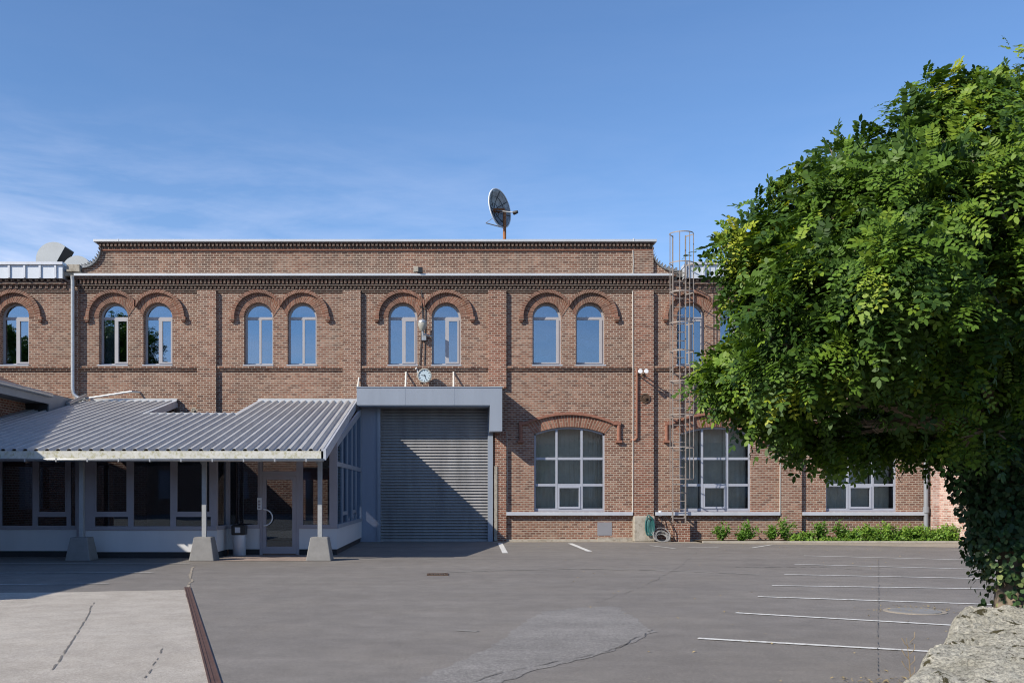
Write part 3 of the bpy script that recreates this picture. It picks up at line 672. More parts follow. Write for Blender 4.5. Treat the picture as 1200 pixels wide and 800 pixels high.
for nm, a, l, wd in (('hour_hand', R(278), .11, .013), ('minute_hand', R(158), .165, .010)):
    d = Vector((math.sin(a),0,math.cos(a))); n_ = Vector((d.z,0,-d.x))*wd; c = Vector((X,yc-.024 if nm[0]=='h' else yc-.028,Z))
    MB().face([c-d*.04-n_, c-d*.04+n_, c+d*l+n_*.6, c+d*l-n_*.6]).build(nm, M['black'], t, fix=False)
MB().tube([(X-.05,yc+.1,Z),(X-.05,Y0,Z)], .04, 8).tube([(X-.22,Y0-.03,Z+.1),(X-.25,Y0-.03,Z+.25),(X-.30,Y0-.10,Z+.28)], .03, 8).build('bracket', M['galv'], t)
# wall lantern
X, Z = fx(495, Y0-.35), fz(384, Y0-.35); yl = Y0-.35
t = thing('wall_lantern', (X, yl, Z-.3), 'grey wall lantern with glass shade between two upper windows', 'lamp')
MB().lathe((X,yl,Z), [(.02,.30),(.13,.24),(.15,.20),(.15,.17)], n=16).build('cap', M['galv'], t, smooth=True)
MB().lathe((X,yl,Z), [(.14,.17),(.15,.08),(.10,-.04),(.05,-.10)], n=16).build('shade', M['cream'], t, smooth=True)
MB().tube([(X,yl,Z-.1),(X+.02,yl+.02,Z-.25)], .035, 8).tube([(X+.02,yl+.02,Z-.2),(X+.30,yl+.15,Z-.26),(X+.3,Y0,Z-.26)], .025, 8).box(X-.03,X+.12,Y0-.18,Y0-.03,Z-.38,Z-.16).build('bracket', M['galv'], t, smooth=True)
MB().tube([(X-.05,Y0-.03,Z+1.55),(X,Y0-.03,Z+.3),(X-.05,Y0-.03,Z-.3),(X-.10,Y0-.03,Z-1.1),(X-.05,Y0-.03,Z-1.8)], .016, 6).tube([(X+.10,Y0-.02,Z+.75),(X+.05,Y0-.02,Z-1.7)], .014, 6).tube([(X-.1,Y0-.04,Z+.78),(X+.03,Y0-.06,Z+.7),(X+.2,Y0-.04,Z+.85)], .02, 6).build('cable', M['black'], t)
# flood lamp on the gutter
X, Z = fx(490), fz(318)
t = thing('floodlight', (X, Y0-.2, fz(322)), 'small square floodlight on the roof gutter above the lantern', 'lamp')
MB().box(X-.14,X+.02,Y0-.32,Y0-.16,Z-.08,Z+.09).build('housing', M['kerb'], t, bevel=.01)
MB().box(X+.02,X+.16,Y0-.34,Y0-.16,Z-.10,Z+.07).box(X-.01,X+.02,Y0-.28,Y0-.2,fz(322.1),Z-.08).build('bracket', M['black'], t)
# two arm spotlights
for i, px in enumerate((750, 757)):
    X, Z = fx(px, Y0-.6), fz(435, Y0-.6)
    t = thing('spotlight', (X, Y0-.13, Z), ('left' if i == 0 else 'right')+' one of two white spotlights on arms above the round iron plate', 'lamp', 'pair of arm spotlights')
    MB().tube([(X,Y0-.13,Z-.06),(X,Y0-.58,Z)], .022, 8).lathe((X,Y0-.13,Z-.06), [(.06,0),(.06,-.03)], 'y', 12).build('arm', M['iron'], t)
    MB().lathe((X,Y0-.62,Z), [(.03,.10),(.06,.06),(.075,-.04),(.07,-.05),(.0,-.05)], 'y', 14).build('head', M['blind'], t, smooth=True)
# ladder with safety cage
ly = Y0-.28; xa, xb = fx(788.3, ly), fx(803.3, ly); lz0, lz1 = fz(612, ly), fz(276, ly); xc = (xa+xb)/2
t = thing('caged_ladder', (xc, ly, lz0), 'tall steel roof ladder with hooped safety cage on brick wall', 'ladder')
for x in (xa, xb): MB().box(x-.017, x+.017, ly-.03, ly+.03, lz0, lz1).build('rail', M['ladder'], t)
z = lz0+.15
while z < fz(318, ly): MB().tube([(xa,ly,z),(xb,ly,z)], .016, 6).build('rung', M['ladder'], t); z += .28
cr = .40; cyc = ly-.30
for py in (274.5, 309, 343, 379, 412, 447, 486, 524, 561):
    z = fz(py, cyc); pts = [(xa, ly, z)]+[(xc+cr*math.cos(a), cyc+cr*math.sin(a)*1.0, z) for a in [math.pi*1.0+math.pi*k/16 for k in range(17)]]+[(xb, ly, z)]
    b = MB()
    for p, q in zip(pts, pts[1:]):
        b.face([(p[0],p[1],z-.018),(q[0],q[1],z-.018),(q[0],q[1],z+.018),(p[0],p[1],z+.018)])
    o = b.build('cage_hoop', M['ladder'], t, fix=True); md = o.modifiers.new('thick', 'SOLIDIFY'); md.thickness = .008
b = []
for a in (192, 250, 300, 348):
    x, y = xc+cr*math.cos(R(a))*.985, cyc+cr*math.sin(R(a))*.985
    MB().box(x-.013, x+.013, y-.006, y+.006, fz(561,cyc), fz(274.5,cyc)).build('cage_bar', M['ladder'], t)
b = MB()
for py in (344, 434, 490, 605):
    for x in (xa, xb): b.box(x-.02, x+.02, ly+.03, Y0+.0, fz(py)-.025, fz(py)+.025)
b.build('wall_bracket', M['ladder'], t)
# satellite dish on rusty mast
yd = Y0+2.4; X, Z = fx(583, yd), fz(245, yd)
t = thing('satellite_dish', (fx(591,yd), yd, fz(300)), 'large grey satellite dish on rusty mast above the roof edge', 'satellite dish')
ax = Vector((.80, -.58, .12)).normalized(); u = Vector((0,0,1)); s1 = ax.cross(u).normalized(); s2 = s1.cross(ax).normalized(); rd = .70; C0 = Vector((X,yd,Z))
def dp(r, a, off=0): return C0+s1*(r*math.cos(a))+s2*(r*math.sin(a))+ax*(-.16+.26*(r/rd)**2+off)
b = MB(); nr, na = 8, 36
for i in range(nr):
    for k in range(na):
        a, c = 2*math.pi*k/na, 2*math.pi*(k+1)/na; r0, r1 = rd*i/nr, rd*(i+1)/nr
        if i == 0: b.face([dp(0,0), dp(r1,a), dp(r1,c)])
        else: b.face([dp(r0,a), dp(r1,a), dp(r1,c), dp(r0,c)])
o = b.build('reflector', M['dish'], t, smooth=True); md = o.modifiers.new('thick', 'SOLIDIFY'); md.thickness = .012
MB().tube([dp(rd, 2*math.pi*k/36) for k in range(37)], .022, 6).build('rim', M['blind'], t, smooth=True)
b = MB()
for k in range(8): b.tube([dp(rd*q, 2*math.pi*k/8+.2, .012) for q in (.12,.5,.98)], .012, 5)
for q in (.35, .68): b.tube([dp(rd*q, 2*math.pi*k/24, .012) for k in range(25)], .012, 5)
b.build('ribs', M['black'], t)
fp = Vector((fx(603,yd-.4), yd-.7, fz(252,yd-.4)))
MB().tube([dp(0,0), fp], .02, 8).build('feed_arm', M['galv'], t)
MB().tube([fp-ax*.06, fp+ax*.10], [.07,.055], 10).build('feed_horn', M['black'], t)
mxp = fx(591.3, yd); MB().tube([(mxp, yd, fz(321)), (mxp, yd, Z-.05)], .06, 10).tube([(mxp,yd,Z-.05),tuple(dp(0,0))], .08, 8).build('mast', M['rust'], t, smooth=True)
q0 = dp(rd, -math.pi/2); MB().tube([q0, (fx(569,yd),yd-.3,fz(264,yd))], .02, 6).tube([(fx(569,yd),yd-.3,fz(264,yd)), dp(rd, math.pi*.9)], .01, 5).build('stay', M['galv'], t)
# ventilation cowls on the left roof
def cowl(px, py, rpx, lab, depth, mouth):
    yv = Y0+2.2; r = rpx/F*yv; X, Z = fx(px, yv), fz(py, yv); t = thing('roof_cowl', (X, yv+depth/2, fz(315)), lab, 'roof vent', 'roof vents behind the left fascia')
    a1 = R(48) if mouth else R(0); base = fz(316)
    prof = [(X-r, base)]+[(X+r*math.cos(a), Z+r*math.sin(a)) for a in [math.pi+(a1-math.pi)*k/24 for k in range(25)]]
    if mouth: prof += [(X+r*.0, Z-r*.45), (X+r*.0, base)]
    else: prof += [(X+r, base)]
    MB().prism(prof, 'y', yv, yv+depth).build('casing', M['cowl'], t)
    if mouth:
        p, q = (X+r*math.cos(a1), Z+r*math.sin(a1)), (X, Z-r*.45); d = Vector((q[0]-p[0], q[1]-p[1])); n_ = Vector((-d.y, d.x)).normalized()*.006
        if n_.x < 0: n_ = -n_
        i = .03; P_ = [(p[0]+n_.x, yv+i, p[1]+n_.y-.02), (q[0]+n_.x, yv+i, q[1]+n_.y+.02), (q[0]+n_.x, yv+depth-i, q[1]+n_.y+.02), (p[0]+n_.x, yv+depth-i, p[1]+n_.y-.02)]
        MB().face(P_).build('mouth', M['black'], t, fix=False)  # flat black face painted as the shade inside the cowl
        MB().tube([(X-r*.9, yv-.003, Z-r*.1), (X, yv-.003, Z-r*.45)], .006, 4).build('seam', M['zinc'], t)
cowl(62.5, 304, 20.5, 'round grey roof vent cowl with black open mouth', .85, True)
cowl(90, 317, 17.5, 'smaller domed grey roof vent beside the parapet shoulder', .6, False)
# hose reel, hose and bundle at the pilaster foot
X = fx(758.5); t = thing('hose_hank', (X, Y0-.40, .25), 'green hose hank hung on the pale pilaster base', 'hose')
b = MB()
for k in range(9):
    o_ = (k-4)*.022; zc, zr, xr = fz(616)+random.uniform(-.03,.03), .30+random.uniform(-.05,.05), .085+random.uniform(-.02,.03)
    b.tube([(X+o_*.7+xr*math.cos(a), Y0-.36-abs(o_)*.3, zc+zr*math.sin(a)) for a in [2*math.pi*q/18 for q in range(19)]], .016, 6)
b.build('coil', M['green_hose'], t, smooth=True); MB().box(X-.03, X+.03, Y0-.42, Y0-.30, fz(607)-.02, fz(607)+.02).build('hook', M['iron'], t)
X = fx(772); t = thing('cable_coil', (X, Y0-.45, 0), 'grey tangled cable coil lying at the ladder foot', 'cable')
b = MB()
for k in range(10):
    rr = .17+random.uniform(0,.13); tl = random.uniform(.5,1.2); ph = random.uniform(0,6); cz = .03+rr*math.sin(tl)*.9
    b.tube([(X+rr*math.cos(a)+random.uniform(-.008,.008), Y0-.45+rr*math.sin(a)*math.cos(tl), max(.02, cz+rr*math.sin(a)*math.sin(tl))) for a in [ph+2*math.pi*q/16 for q in range(17)]], .014, 6)
b.build('loops', M['concrete'], t, smooth=True)
MB().tube([(X-.05,Y0-.3,.2),(X+.1,Y0-.1,.75),(X+.03,Y0-.06,.95),(X+.3,Y0-.35,.70),(X+.42,Y0-.4,.35),(X+.42,Y0-.42,.03)], .016, 6).build('tail', M['black'], t, smooth=True)
MB().lathe((X+.03,Y0-.06,.92), [(.05,-.08),(.06,0),(.05,.1)], n=10).build('socket', M['blind'], t)

# ------------------------------------------------------------------ office pavilion
EY, EZ, SL = 22.75, 2.53, .208
def rz(y): return EZ+SL*(y-EY)
pav = thing('office_pavilion', (-7, 26, 0), 'single storey glazed office with corrugated metal roof beside shutter', 'building')
def corr(x0, x1, y0, y1, xe=None):
    b = MB(); pit = .255; n = int((x1-x0)/pit*12); rows = [y0, (y0+y1)/2, y1]; prev = None
    for k in range(n+1):
        x = x0+(x1-x0)*k/n; ph = (x/pit) % 1.0; hgt = .09*(1 if ph < .30 else (1-(ph-.30)/.17 if ph < .47 else (0 if ph < .83 else (ph-.83)/.17)))
        xs = [x + ((xe-x1)*(k/n)*((y-y0)/(y1-y0)) if xe is not None else 0) for y in rows]
        ids = [b.v((xx, y, rz(y)+.02+hgt)) for xx, y in zip(xs, rows)]
        if prev:
            for j in range(2): b.Fc.append([prev[j], ids[j], ids[j+1], prev[j+1]])
        prev = ids
    return b
yn = 29.5; xnl, xnr = -9.23, -6.43; xl = -13.04; xr0, xr1 = fx(379,EY), fx(417)
for o in (corr(xl, xnl, EY, Y0-.03).build('roof', M['corr'], pav, fix=False), corr(xnl+.002, xnr-.002, EY, yn).build('roof', M['corr'], pav, fix=False), corr(xnr, xr0, EY, Y0-.03, xr1).build('roof', M['corr'], pav, fix=False)):
    md = o.modifiers.new('thick', 'SOLIDIFY'); md.thickness = .006
def sloped(b, x0, x1, ya, yb, dz0, dz1, xs0=None, xs1=None):
    xs0 = x0 if xs0 is None else xs0; xs1 = x1 if xs1 is None else xs1
    P_ = [(x0,ya,rz(ya)+dz0),(x1,ya,rz(ya)+dz0),(xs1,yb,rz(yb)+dz0),(xs0,yb,rz(yb)+dz0),(x0,ya,rz(ya)+dz1),(x1,ya,rz(ya)+dz1),(xs1,yb,rz(yb)+dz1),(xs0,yb,rz(yb)+dz1)]
    i = [b.v(p) for p in P_]
    for f in ((3,2,1,0),(4,5,6,7),(0,1,5,4),(1,2,6,5),(2,3,7,6),(3,0,4,7)): b.Fc.append([i[k] for k in f])
    return b
b = MB(); sloped(b, xl, xr0-.1, EY+.05, yn, -.14, -.02); sloped(b, xl, xnl-.01, yn, Y0-.05, -.14, -.02); sloped(b, xnr+.01, xr0-.1, yn, Y0-.05, -.14, -.02, xnr+.01, xr1-.1)
b.build('soffit', M['soffit'], pav)
MB().box(xl, xr0, EY-.02, EY+.03, EZ-.13, EZ+.055).build('fascia', M['mossy'], pav)
b = MB(); n = 8; gr = .065
for k in range(n):
    a, c = math.pi+math.pi*k/n, math.pi+math.pi*(k+1)/n
    q = [(EY-.09+gr*math.cos(e), EZ-.125+gr*math.sin(e)) for e in (a, c)]
    b.face([(xl,q[0][0],q[0][1]),(xr0+.02,q[0][0],q[0][1]),(xr0+.02,q[1][0],q[1][1]),(xl,q[1][0],q[1][1])])
b.face([(xr0+.02, EY-.09+gr*math.cos(math.pi+math.pi*k/n), EZ-.125+gr*math.sin(math.pi+math.pi*k/n)) for k in range(n+1)])
o = b.build('gutter', M['galv'], pav, fix=False, smooth=True); md = o.modifiers.new('thick', 'SOLIDIFY'); md.thickness = .006
b = MB(); x = xl+.3
while x < xr0: b.box(x, x+.03, EY-.165, EY-.02, EZ-.20, EZ-.115); x += .72
b.build('gutter_bracket', M['galv'], pav)
b = MB(); sloped(b, xr0-.05, xr0+.06, EY-.02, Y0-.03, -.16, .10, xr1-.05, xr1+.06); b.build('verge_trim', M['zinc'], pav)
b = MB(); sloped(b, xnl-.05, xnl+.05, yn-.02, Y0-.04, -.14, .09); b.build('verge_trim', M['zinc'], pav); b = MB(); sloped(b, xnr-.06, xnr+.05, yn-.02, Y0-.04, -.14, .09); b.build('verge_trim', M['zinc'], pav)
MB().box(fx(108), xnl+.05, Y0-.16, Y0-.02, rz(Y0)-.02, rz(Y0)+.12).box(xnr-.05, xr1+.06, Y0-.16, Y0-.02, rz(Y0)-.02, rz(Y0)+.12).box(xnl, xnr, yn-.05, yn+.05, rz(yn)-.1, rz(yn)+.085).build('ridge_flashing', M['coping'], pav)
MB().box(xnl+.05, xnr-.07, yn+.02, yn+.12, 0, rz(yn)-.16).build('back_wall', M['white'], pav)
# walls
def bay(x0, x1, y, zt, cells, frm=M['alu'], zw=.69):
    """front-facing bay: dark plinth, white panel, sill, mullions (cells: (px0, px1, has_transom)), glass"""
    MB().box(x0, x1, y, y+.08, .15, zw).build('parapet_panel', M['white'], pav)
    MB().box(x0+.002, x1-.002, y+.03, y+.1, 0, .15).build('plinth', M['dark'], pav)
    b = MB(); b.box(x0, x1, y-.03, y+.09, zw+.002, zw+.10).box(x0, x1, y-.0, y+.07, zt-.10, zt)
    xs = [x0]
    for p0, p1, tr in cells:
        g0, g1 = fx(p0, y), fx(p1, y); b.box(xs[-1], g0, y, y+.07, zw+.10, zt-.10); xs.append(g1)
        if tr:
            zt0 = fz(602, y); b.box(g0, g1, y-.004, y+.06, zt0-.07, zt0+.06)
            for (c0, c1) in ((g0, g0+.035), (g1-.035, g1)): b.box(c0, c1, y-.008, y+.05, zt0+.06, zt-.1)
    b.box(xs[-1], x1, y, y+.07, zw+.10, zt-.10)
    W = b.build('window', frm, pav); MB().box(x0+.02, x1-.02, y+.035, y+.041, zw+.06, zt-.06).build('pane', M['glass_office'], W)
yA, yB, yC = 24.8, 24.36, 25.6
xB0, xB1 = fx(100,yB), fx(254,yB); xs_ = xr0-.02
bay(-15.5, fx(92,yA), yA, rz(yA)-.14, [(-110,-80,0),(-74,-40,1),(-34,-3,0),(2,38,0),(44,78,1),(83,88,0)])
MB().box(fx(92,yA)+.002, xB0-.002, yB+.3, yB+.5, 0, rz(yB)-.14).build('corner_post', M['alu'], pav)
bay(xB0, xB1, yB, rz(yB)-.14, [(111,150,1),(156.5,199.5,0),(206,247,1)])
xRet = xB1
# return wall (faces +X)
MB().box(xRet-.08, xRet-.002, yB+.082, yC, .15, .69).build('parapet_panel', M['white'], pav)
MB().box(xRet-.09, xRet-.03, yB+.1, yC, 0, .15).build('plinth', M['dark'], pav)
b = MB().box(xRet-.09, xRet+.03, yB+.092, yC-.001, .692, .79); zt = rz(yC)-.14
b.box(xRet-.07, xRet, yB+.072, yB+.15, .79, rz(yB)-.24).box(xRet-.07, xRet, yC-.12, yC-.001, .79, zt-.02).box(xRet-.07, xRet, yB+.15, yC-.12, rz(yB)-.30, rz(yB)-.14)
W = b.build('window', M['alu'], pav); MB().box(xRet-.04, xRet-.034, yB+.12, yC-.06, .75, rz(yB)-.2).build('pane', M['glass_office'], W)
# door wall
zt = rz(yC)-.14; dx0, dx1 = fx(304.5,yC), fx(350.5,yC)
bay(xRet+.002, dx0-.002, yC, zt, [(269.5,302,0)])
bay(dx1+.002, xs_, yC, zt, [(355,386,0)])
ztr = fz(555, yC)
b = MB().box(dx0, dx0+.07, yC-.02, yC+.07, 0, zt).box(dx1-.07, dx1, yC-.02, yC+.07, 0, zt).box(dx0+.07, dx1-.07, yC-.02, yC+.07, ztr-.05, ztr+.07).box(dx0+.07, dx1-.07, yC-.02, yC+.07, zt-.1, zt)
W = b.build('door_frame', M['alu'], pav); MB().box(dx0+.07, dx1-.07, yC+.02, yC+.026, ztr+.05, zt-.08).build('pane', M['glass_office'], W)
b = MB(); e0, e1, zt2 = dx0+.074, dx1-.074, ztr-.054
b.box(e0, e0+.10, yC-.03, yC+.05, .03, zt2).box(e1-.10, e1, yC-.03, yC+.05, .03, zt2).box(e0+.10, e1-.10, yC-.03, yC+.05, .03, .22).box(e0+.10, e1-.10, yC-.03, yC+.05, zt2-.10, zt2)
D = b.build('door', M['alu'], pav)
MB().box(e0+.08, e1-.08, yC+.005, yC+.011, .2, zt2-.08).build('pane', M['glass_office'], D)
hc = (fz(606,yC)); MB().tube([(e0+.05+.22*math.sin(a), yC-.09, hc+.21*math.cos(a)) for a in [math.pi*k/14 for k in range(15)]], .018, 8).tube([(e0+.05,yC-.09,hc+.21),(e0+.05,yC-.02,hc+.21)], .018, 8).tube([(e0+.05,yC-.09,hc-.21),(e0+.05,yC-.02,hc-.21)], .018, 8).build('handle', M['blind'], D, smooth=True)
# intercom by the door
X = fx(304,yC-.04); o = MB().box(X-.055, X+.055, yC-.06, yC-.021, fz(597,yC), fz(583,yC)); t = thing('door_intercom', (X, yC-.04, fz(597,yC)), 'white intercom panel beside the glass office door', 'intercom')
o.build('casing', M['blind'], t, bevel=.006)
b = MB()
for k in range(3): b.box(X-.03, X+.03, yC-.064, yC-.058, fz(595.5-k*3.6,yC), fz(593-k*3.6,yC))
b.build('buttons', M['alu'], t)
# side wall (faces +X), sloped head
x = xs_; yE = Y0-.28
MB().box(x-.08, x-.001, yC+.082, yE, .15, .69).build('parapet_panel', M['white'], pav)
MB().box(x-.1, x-.04, yC+.1, yE, 0, .15).build('plinth', M['dark'], pav)
b = MB().box(x-.09, x+.03, yC+.092, yE, .692, .79)
ys_ = [yC+.07, yC+1.35, yC+2.65, yC+3.95, yC+5.2, yE-.08]
for k, y in enumerate(ys_): b.prism([(y, .79), (y+.08, .79), (y+.08, rz(y+.08)-.16), (y, rz(y)-.16)], 'x', x-.07, x-.0)
for k in range(5):
    y, y1 = ys_[k]+.08, ys_[k+1]; b.box(x-.068, x-.003, y, y1, 2.32, 2.44)
    b.prism([(y, rz(y)-.34), (y1, rz(y1)-.34), (y1, rz(y1)-.16), (y, rz(y)-.16)], 'x', x-.068, x-.003)
    if k in (1, 3): b.box(x-.066, x-.005, y, y1, 1.0, 1.1); b.box(x-.066, x+.004, y, y+.06, 1.1, 2.32); b.box(x-.066, x+.004, y1-.06, y1, 1.1, 2.32)
W = b.build('window', M['hood'], pav)
MB().prism([(yC+.1, .75), (yE-.02, .75), (yE-.02, rz(yE)-.2), (yC+.1, rz(yC+.1)-.2)], 'x', x-.04, x-.034).build('pane', M['glass_office'], W)
sheet('office_floor', [(-15,yB+.12),(x-.1,yB+.12+1.3),(x-.1,Y0-.05),(-15,Y0-.05)], .010, M['soffit'])
# concrete feet with galvanised posts
for px, s in ((96, 0), (239.5, 0), (375, 0)):
    y = 23.55; X = fx(px, y); h = fz(629, 23.4)
    b = MB(); w0, w1 = .30, .205
    i = [b.v(p) for p in ((X-w0,y-w0,0),(X+w0,y-w0,0),(X+w0,y+w0,0),(X-w0,y+w0,0),(X-w1,y-w1,h),(X+w1,y-w1,h),(X+w1,y+w1,h),(X-w1,y+w1,h))]
    for f in ((3,2,1,0),(4,5,6,7),(0,1,5,4),(1,2,6,5),(2,3,7,6),(3,0,4,7)): b.Fc.append([i[k] for k in f])
    B = b.build('post_base', M['concrete'], pav, bevel=.02)
    b = MB().box(X-.05, X+.05, y-.05, y+.05, h, rz(y)-.15); b.tube([(X-.0,y,rz(y)-.45),(X-.13,y,rz(y)-.25),(X-.22,y,rz(y)-.15)], .03, 8); b.build('post', M['post'], pav)
# waste bin
X, y = fx(280.5, 25.2), 25.2
t = thing('waste_bin', (X, y, 0), 'silver waste bin with black top beside the office door', 'waste bin')
MB().lathe((X,y,0), [(.15,.01),(.165,.03),(.165,.54)], n=24).build('body', M['zinc'], t, smooth=True)
MB().box(X-.175, X+.175, y-.175, y+.175, .54, .80).build('lid', M['black'], t, bevel=.03)
MB().box(X-.075, X+.06, y-.182, y-.172, .60, .74).build('sign_plate', M['zinc'], t)
# a few things that can be made out behind the glass
t = thing('red_parasol', (fx(372,28), 28, 0), 'red fabric hanging behind the pane right of the office door', 'banner')
MB().box(fx(352,28), fx(392,28), 28, 28.02, 2.0, 2.35).build('cloth', M['red'], t)
MB().box(fx(358,28.3), fx(366,28.3), 28.3, 28.5, .02, 2.0).box(fx(388,28.3)-.1, fx(388,28.3), 28.3, 28.5, .02, 2.4).build('stand', M['blind'], t)

# ------------------------------------------------------------------ wing at the left edge
wing = thing('side_wing', (-16, 21, 0), 'shaded brick side wing with overhanging eave at left edge', 'building')
WX, WY0, WY1, WE = -13.05, 11.0, 30.0, 4.42
wo_ = [(WY0,0),(WY1,0),(WY1,WE),(WY0,WE)]; hol = []
for yc in (14.6, 19.0, 23.4, 27.6): hol.append([(yc-1.1,1.1),(yc+1.1,1.1)]+arc(yc, 2.75, 1.1, 0, math.pi, 16))
b = slab_with_holes(wo_, hol, 0, .38); b.V = [(WX-q[1], q[0], q[2]) for q in b.V]; b.build('wall', M['brick_red'], wing)
for yc in (14.6, 19.0, 23.4, 27.6):
    q = MB().ring(yc, 2.75, 1.1, 1.46, 0, math.pi, 0, math.pi, 0, .03, 24); q.V = [(WX+.02-v[1], v[0], v[2]) for v in q.V]; q.build('window_arch', M['voussoir'], wing)
    f = MB().prism([(yc-1.1,1.1),(yc+1.1,1.1)]+arc(yc, 2.75, 1.1, 0, math.pi, 16), 'x', WX-.2, WX-.22).build('window', M['soffit'], wing)
MB().box(WX-7, WX-.39, WY0, WY0+.3, 0, WE).box(WX-7, WX-.39, WY1-.3, WY1, 0, WE).box(WX-7.3, WX-7, WY0, WY1, 0, WE).build('end_wall', M['brick_red'], wing)
b = MB(); ev = -12.33; rdg = -17.0; rs = .42
b.prism([(ev, 4.55), (rdg, 4.55+(ev-rdg)*-0+ (ev-rdg)*rs), (rdg-4.7, 4.55), (rdg-4.7, 4.43), (rdg, 4.43+(ev-rdg)*rs), (ev, 4.43)], 'y', WY0-.1, WY1+.0)
b.build('roof', M['tiles'], wing)
MB().box(ev-.03, ev+.02, WY0-.1, WY1, 4.33, 4.62).box(WX, ev-.03, WY0-.1, WY1, 4.36, 4.40).build('eave_board', M['soffit'], wing)
MB().tube([(ev+.07, WY0-.1, 4.60), (ev+.07, WY1, 4.60)], .07, 10).build('gutter', M['galv'], wing, smooth=True)
MB().prism([(WY1+.002, rz(WY1)-.15), (Y0-.02, rz(Y0)+.05), (Y0-.02, 4.66), (WY1+.002, 4.66)], 'x', ev-.04, ev+.0).build('sheet_panel', M['soffit'], wing)
MB().box(-14, ev-.05, WY1+.002, WY1+.06, 3.6, 4.6).build('recess_shade', M['dark'], wing)  # near-black board standing in for the shade of the recess
MB().tube([(ev+.12, WY1+1.2, rz(WY1+1.2)+.16), (ev+.15, Y0-.25, rz(Y0)+.22)], .06, 10).build('drain_pipe', M['galv'], wing, smooth=True)
b = MB(); sloped(b, WX+.002, WX+.28, 25.4, WY1, .08, .13); b.build('flashing', M['zinc'], wing)

# pale wall that steps forward at the right end
pw = MB().prism([(XR+.02, Y0+.3), (XR+.02, Y0-.25), (fx(1101,Y0-.25), Y0-.25), (fx(1150,31.0), 31.0), (24, 29.5), (24, Y0+.3)], 'z', 0, 6.2).build('pale_brick_wall', M['brick_pink'], origin=(18, 31, 0))
tag(pw, 'pale pink brick wall stepping forward right of the hall', 'wall')

# ------------------------------------------------------------------ foliage helpers
def mesh_np(name, V, Fq, tint, m, parent=None, origin=(0,0,0)):
    me = bpy.data.meshes.new(name); k = Fq.shape[1]; o0 = np.array(ORG[parent] if parent is not None else origin)
    me.vertices.add(len(V)); me.vertices.foreach_set('co', (V-o0).astype(np.float32).ravel())
    me.loops.add(Fq.size); me.loops.foreach_set('vertex_index', Fq.astype(np.int32).ravel())
    me.polygons.add(len(Fq)); me.polygons.foreach_set('loop_start', np.arange(0, Fq.size, k, dtype=np.int32))
    me.update(calc_edges=True)
    a = me.attributes.new('tint', 'FLOAT', 'POINT'); a.data.foreach_set('value', tint.astype(np.float32))
    me.materials.append(m); ob = bpy.data.objects.new(name, me); COL.objects.link(ob)
    if parent is not None: ob.parent = parent
    else: ob.location = origin
    ORG[ob] = Vector(o0); return ob
def unit(a): return a/np.maximum(np.linalg.norm(a, axis=-1, keepdims=True), 1e-9)
HEX = np.array([(0,0),(.28,.42),(.68,.46),(1,0),(.68,-.46),(.28,-.42)])
def leaflets(base, d, nrm, L, Wd, cup=.12):
    """one six-sided blade per row: base point, direction, normal, length, width"""
    s = unit(np.cross(nrm, d)); n = len(base)
    V = (base[:,None,:]+d[:,None,:]*(HEX[None,:,0:1]*L[:,None,None])+s[:,None,:]*(HEX[None,:,1:2]*Wd[:,None,None])
         + nrm[:,None,:]*((np.abs(HEX[None,:,1:2])*.5-HEX[None,:,0:1]**2*.35)*cup*L[:,None,None]*2))
    return V.reshape(-1,3), np.arange(n*6).reshape(n,6)
def fronds(P, D, Nn, L, pairs, tint):
    """pinnate leaves: P base, D rachis direction, Nn upper side"""
    n = len(P); S = unit(np.cross(Nn, D)); Bs, Ds, Ns, Ls, Ws, T = [], [], [], [], [], []
    for k in range(pairs):
        t = .22+.74*k/(pairs-1); droop = -.35*t*t
        B = P+D*(L*t)[:,None]+np.array([0,0,1])*(L*droop)[:,None]
        for sg in (1, -1):
            dd = unit(S*sg*.95+D*.35+Nn*rng.uniform(-.25,.25,(n,1))); nn = unit(Nn+rng.normal(0,.28,(n,3)))
            Bs.append(B); Ds.append(dd); Ns.append(nn); Ls.append(L*.25*rng.uniform(.8,1.15,n)); Ws.append(L*.25*.52*rng.uniform(.85,1.1,n)); T.append(tint+rng.normal(0,.04,n))
    B = P+D*L[:,None]+np.array([0,0,1])*(L*-.33)[:,None]
    Bs.append(B); Ds.append(unit(D+[0,0,-.4])); Ns.append(Nn); Ls.append(L*.25); Ws.append(L*.13); T.append(tint)
    V, Fq = leaflets(np.concatenate(Bs), np.concatenate(Ds), np.concatenate(Ns), np.concatenate(Ls), np.concatenate(Ws))
    return V, Fq, np.clip(np.repeat(np.concatenate(T), 6), 0, 1)

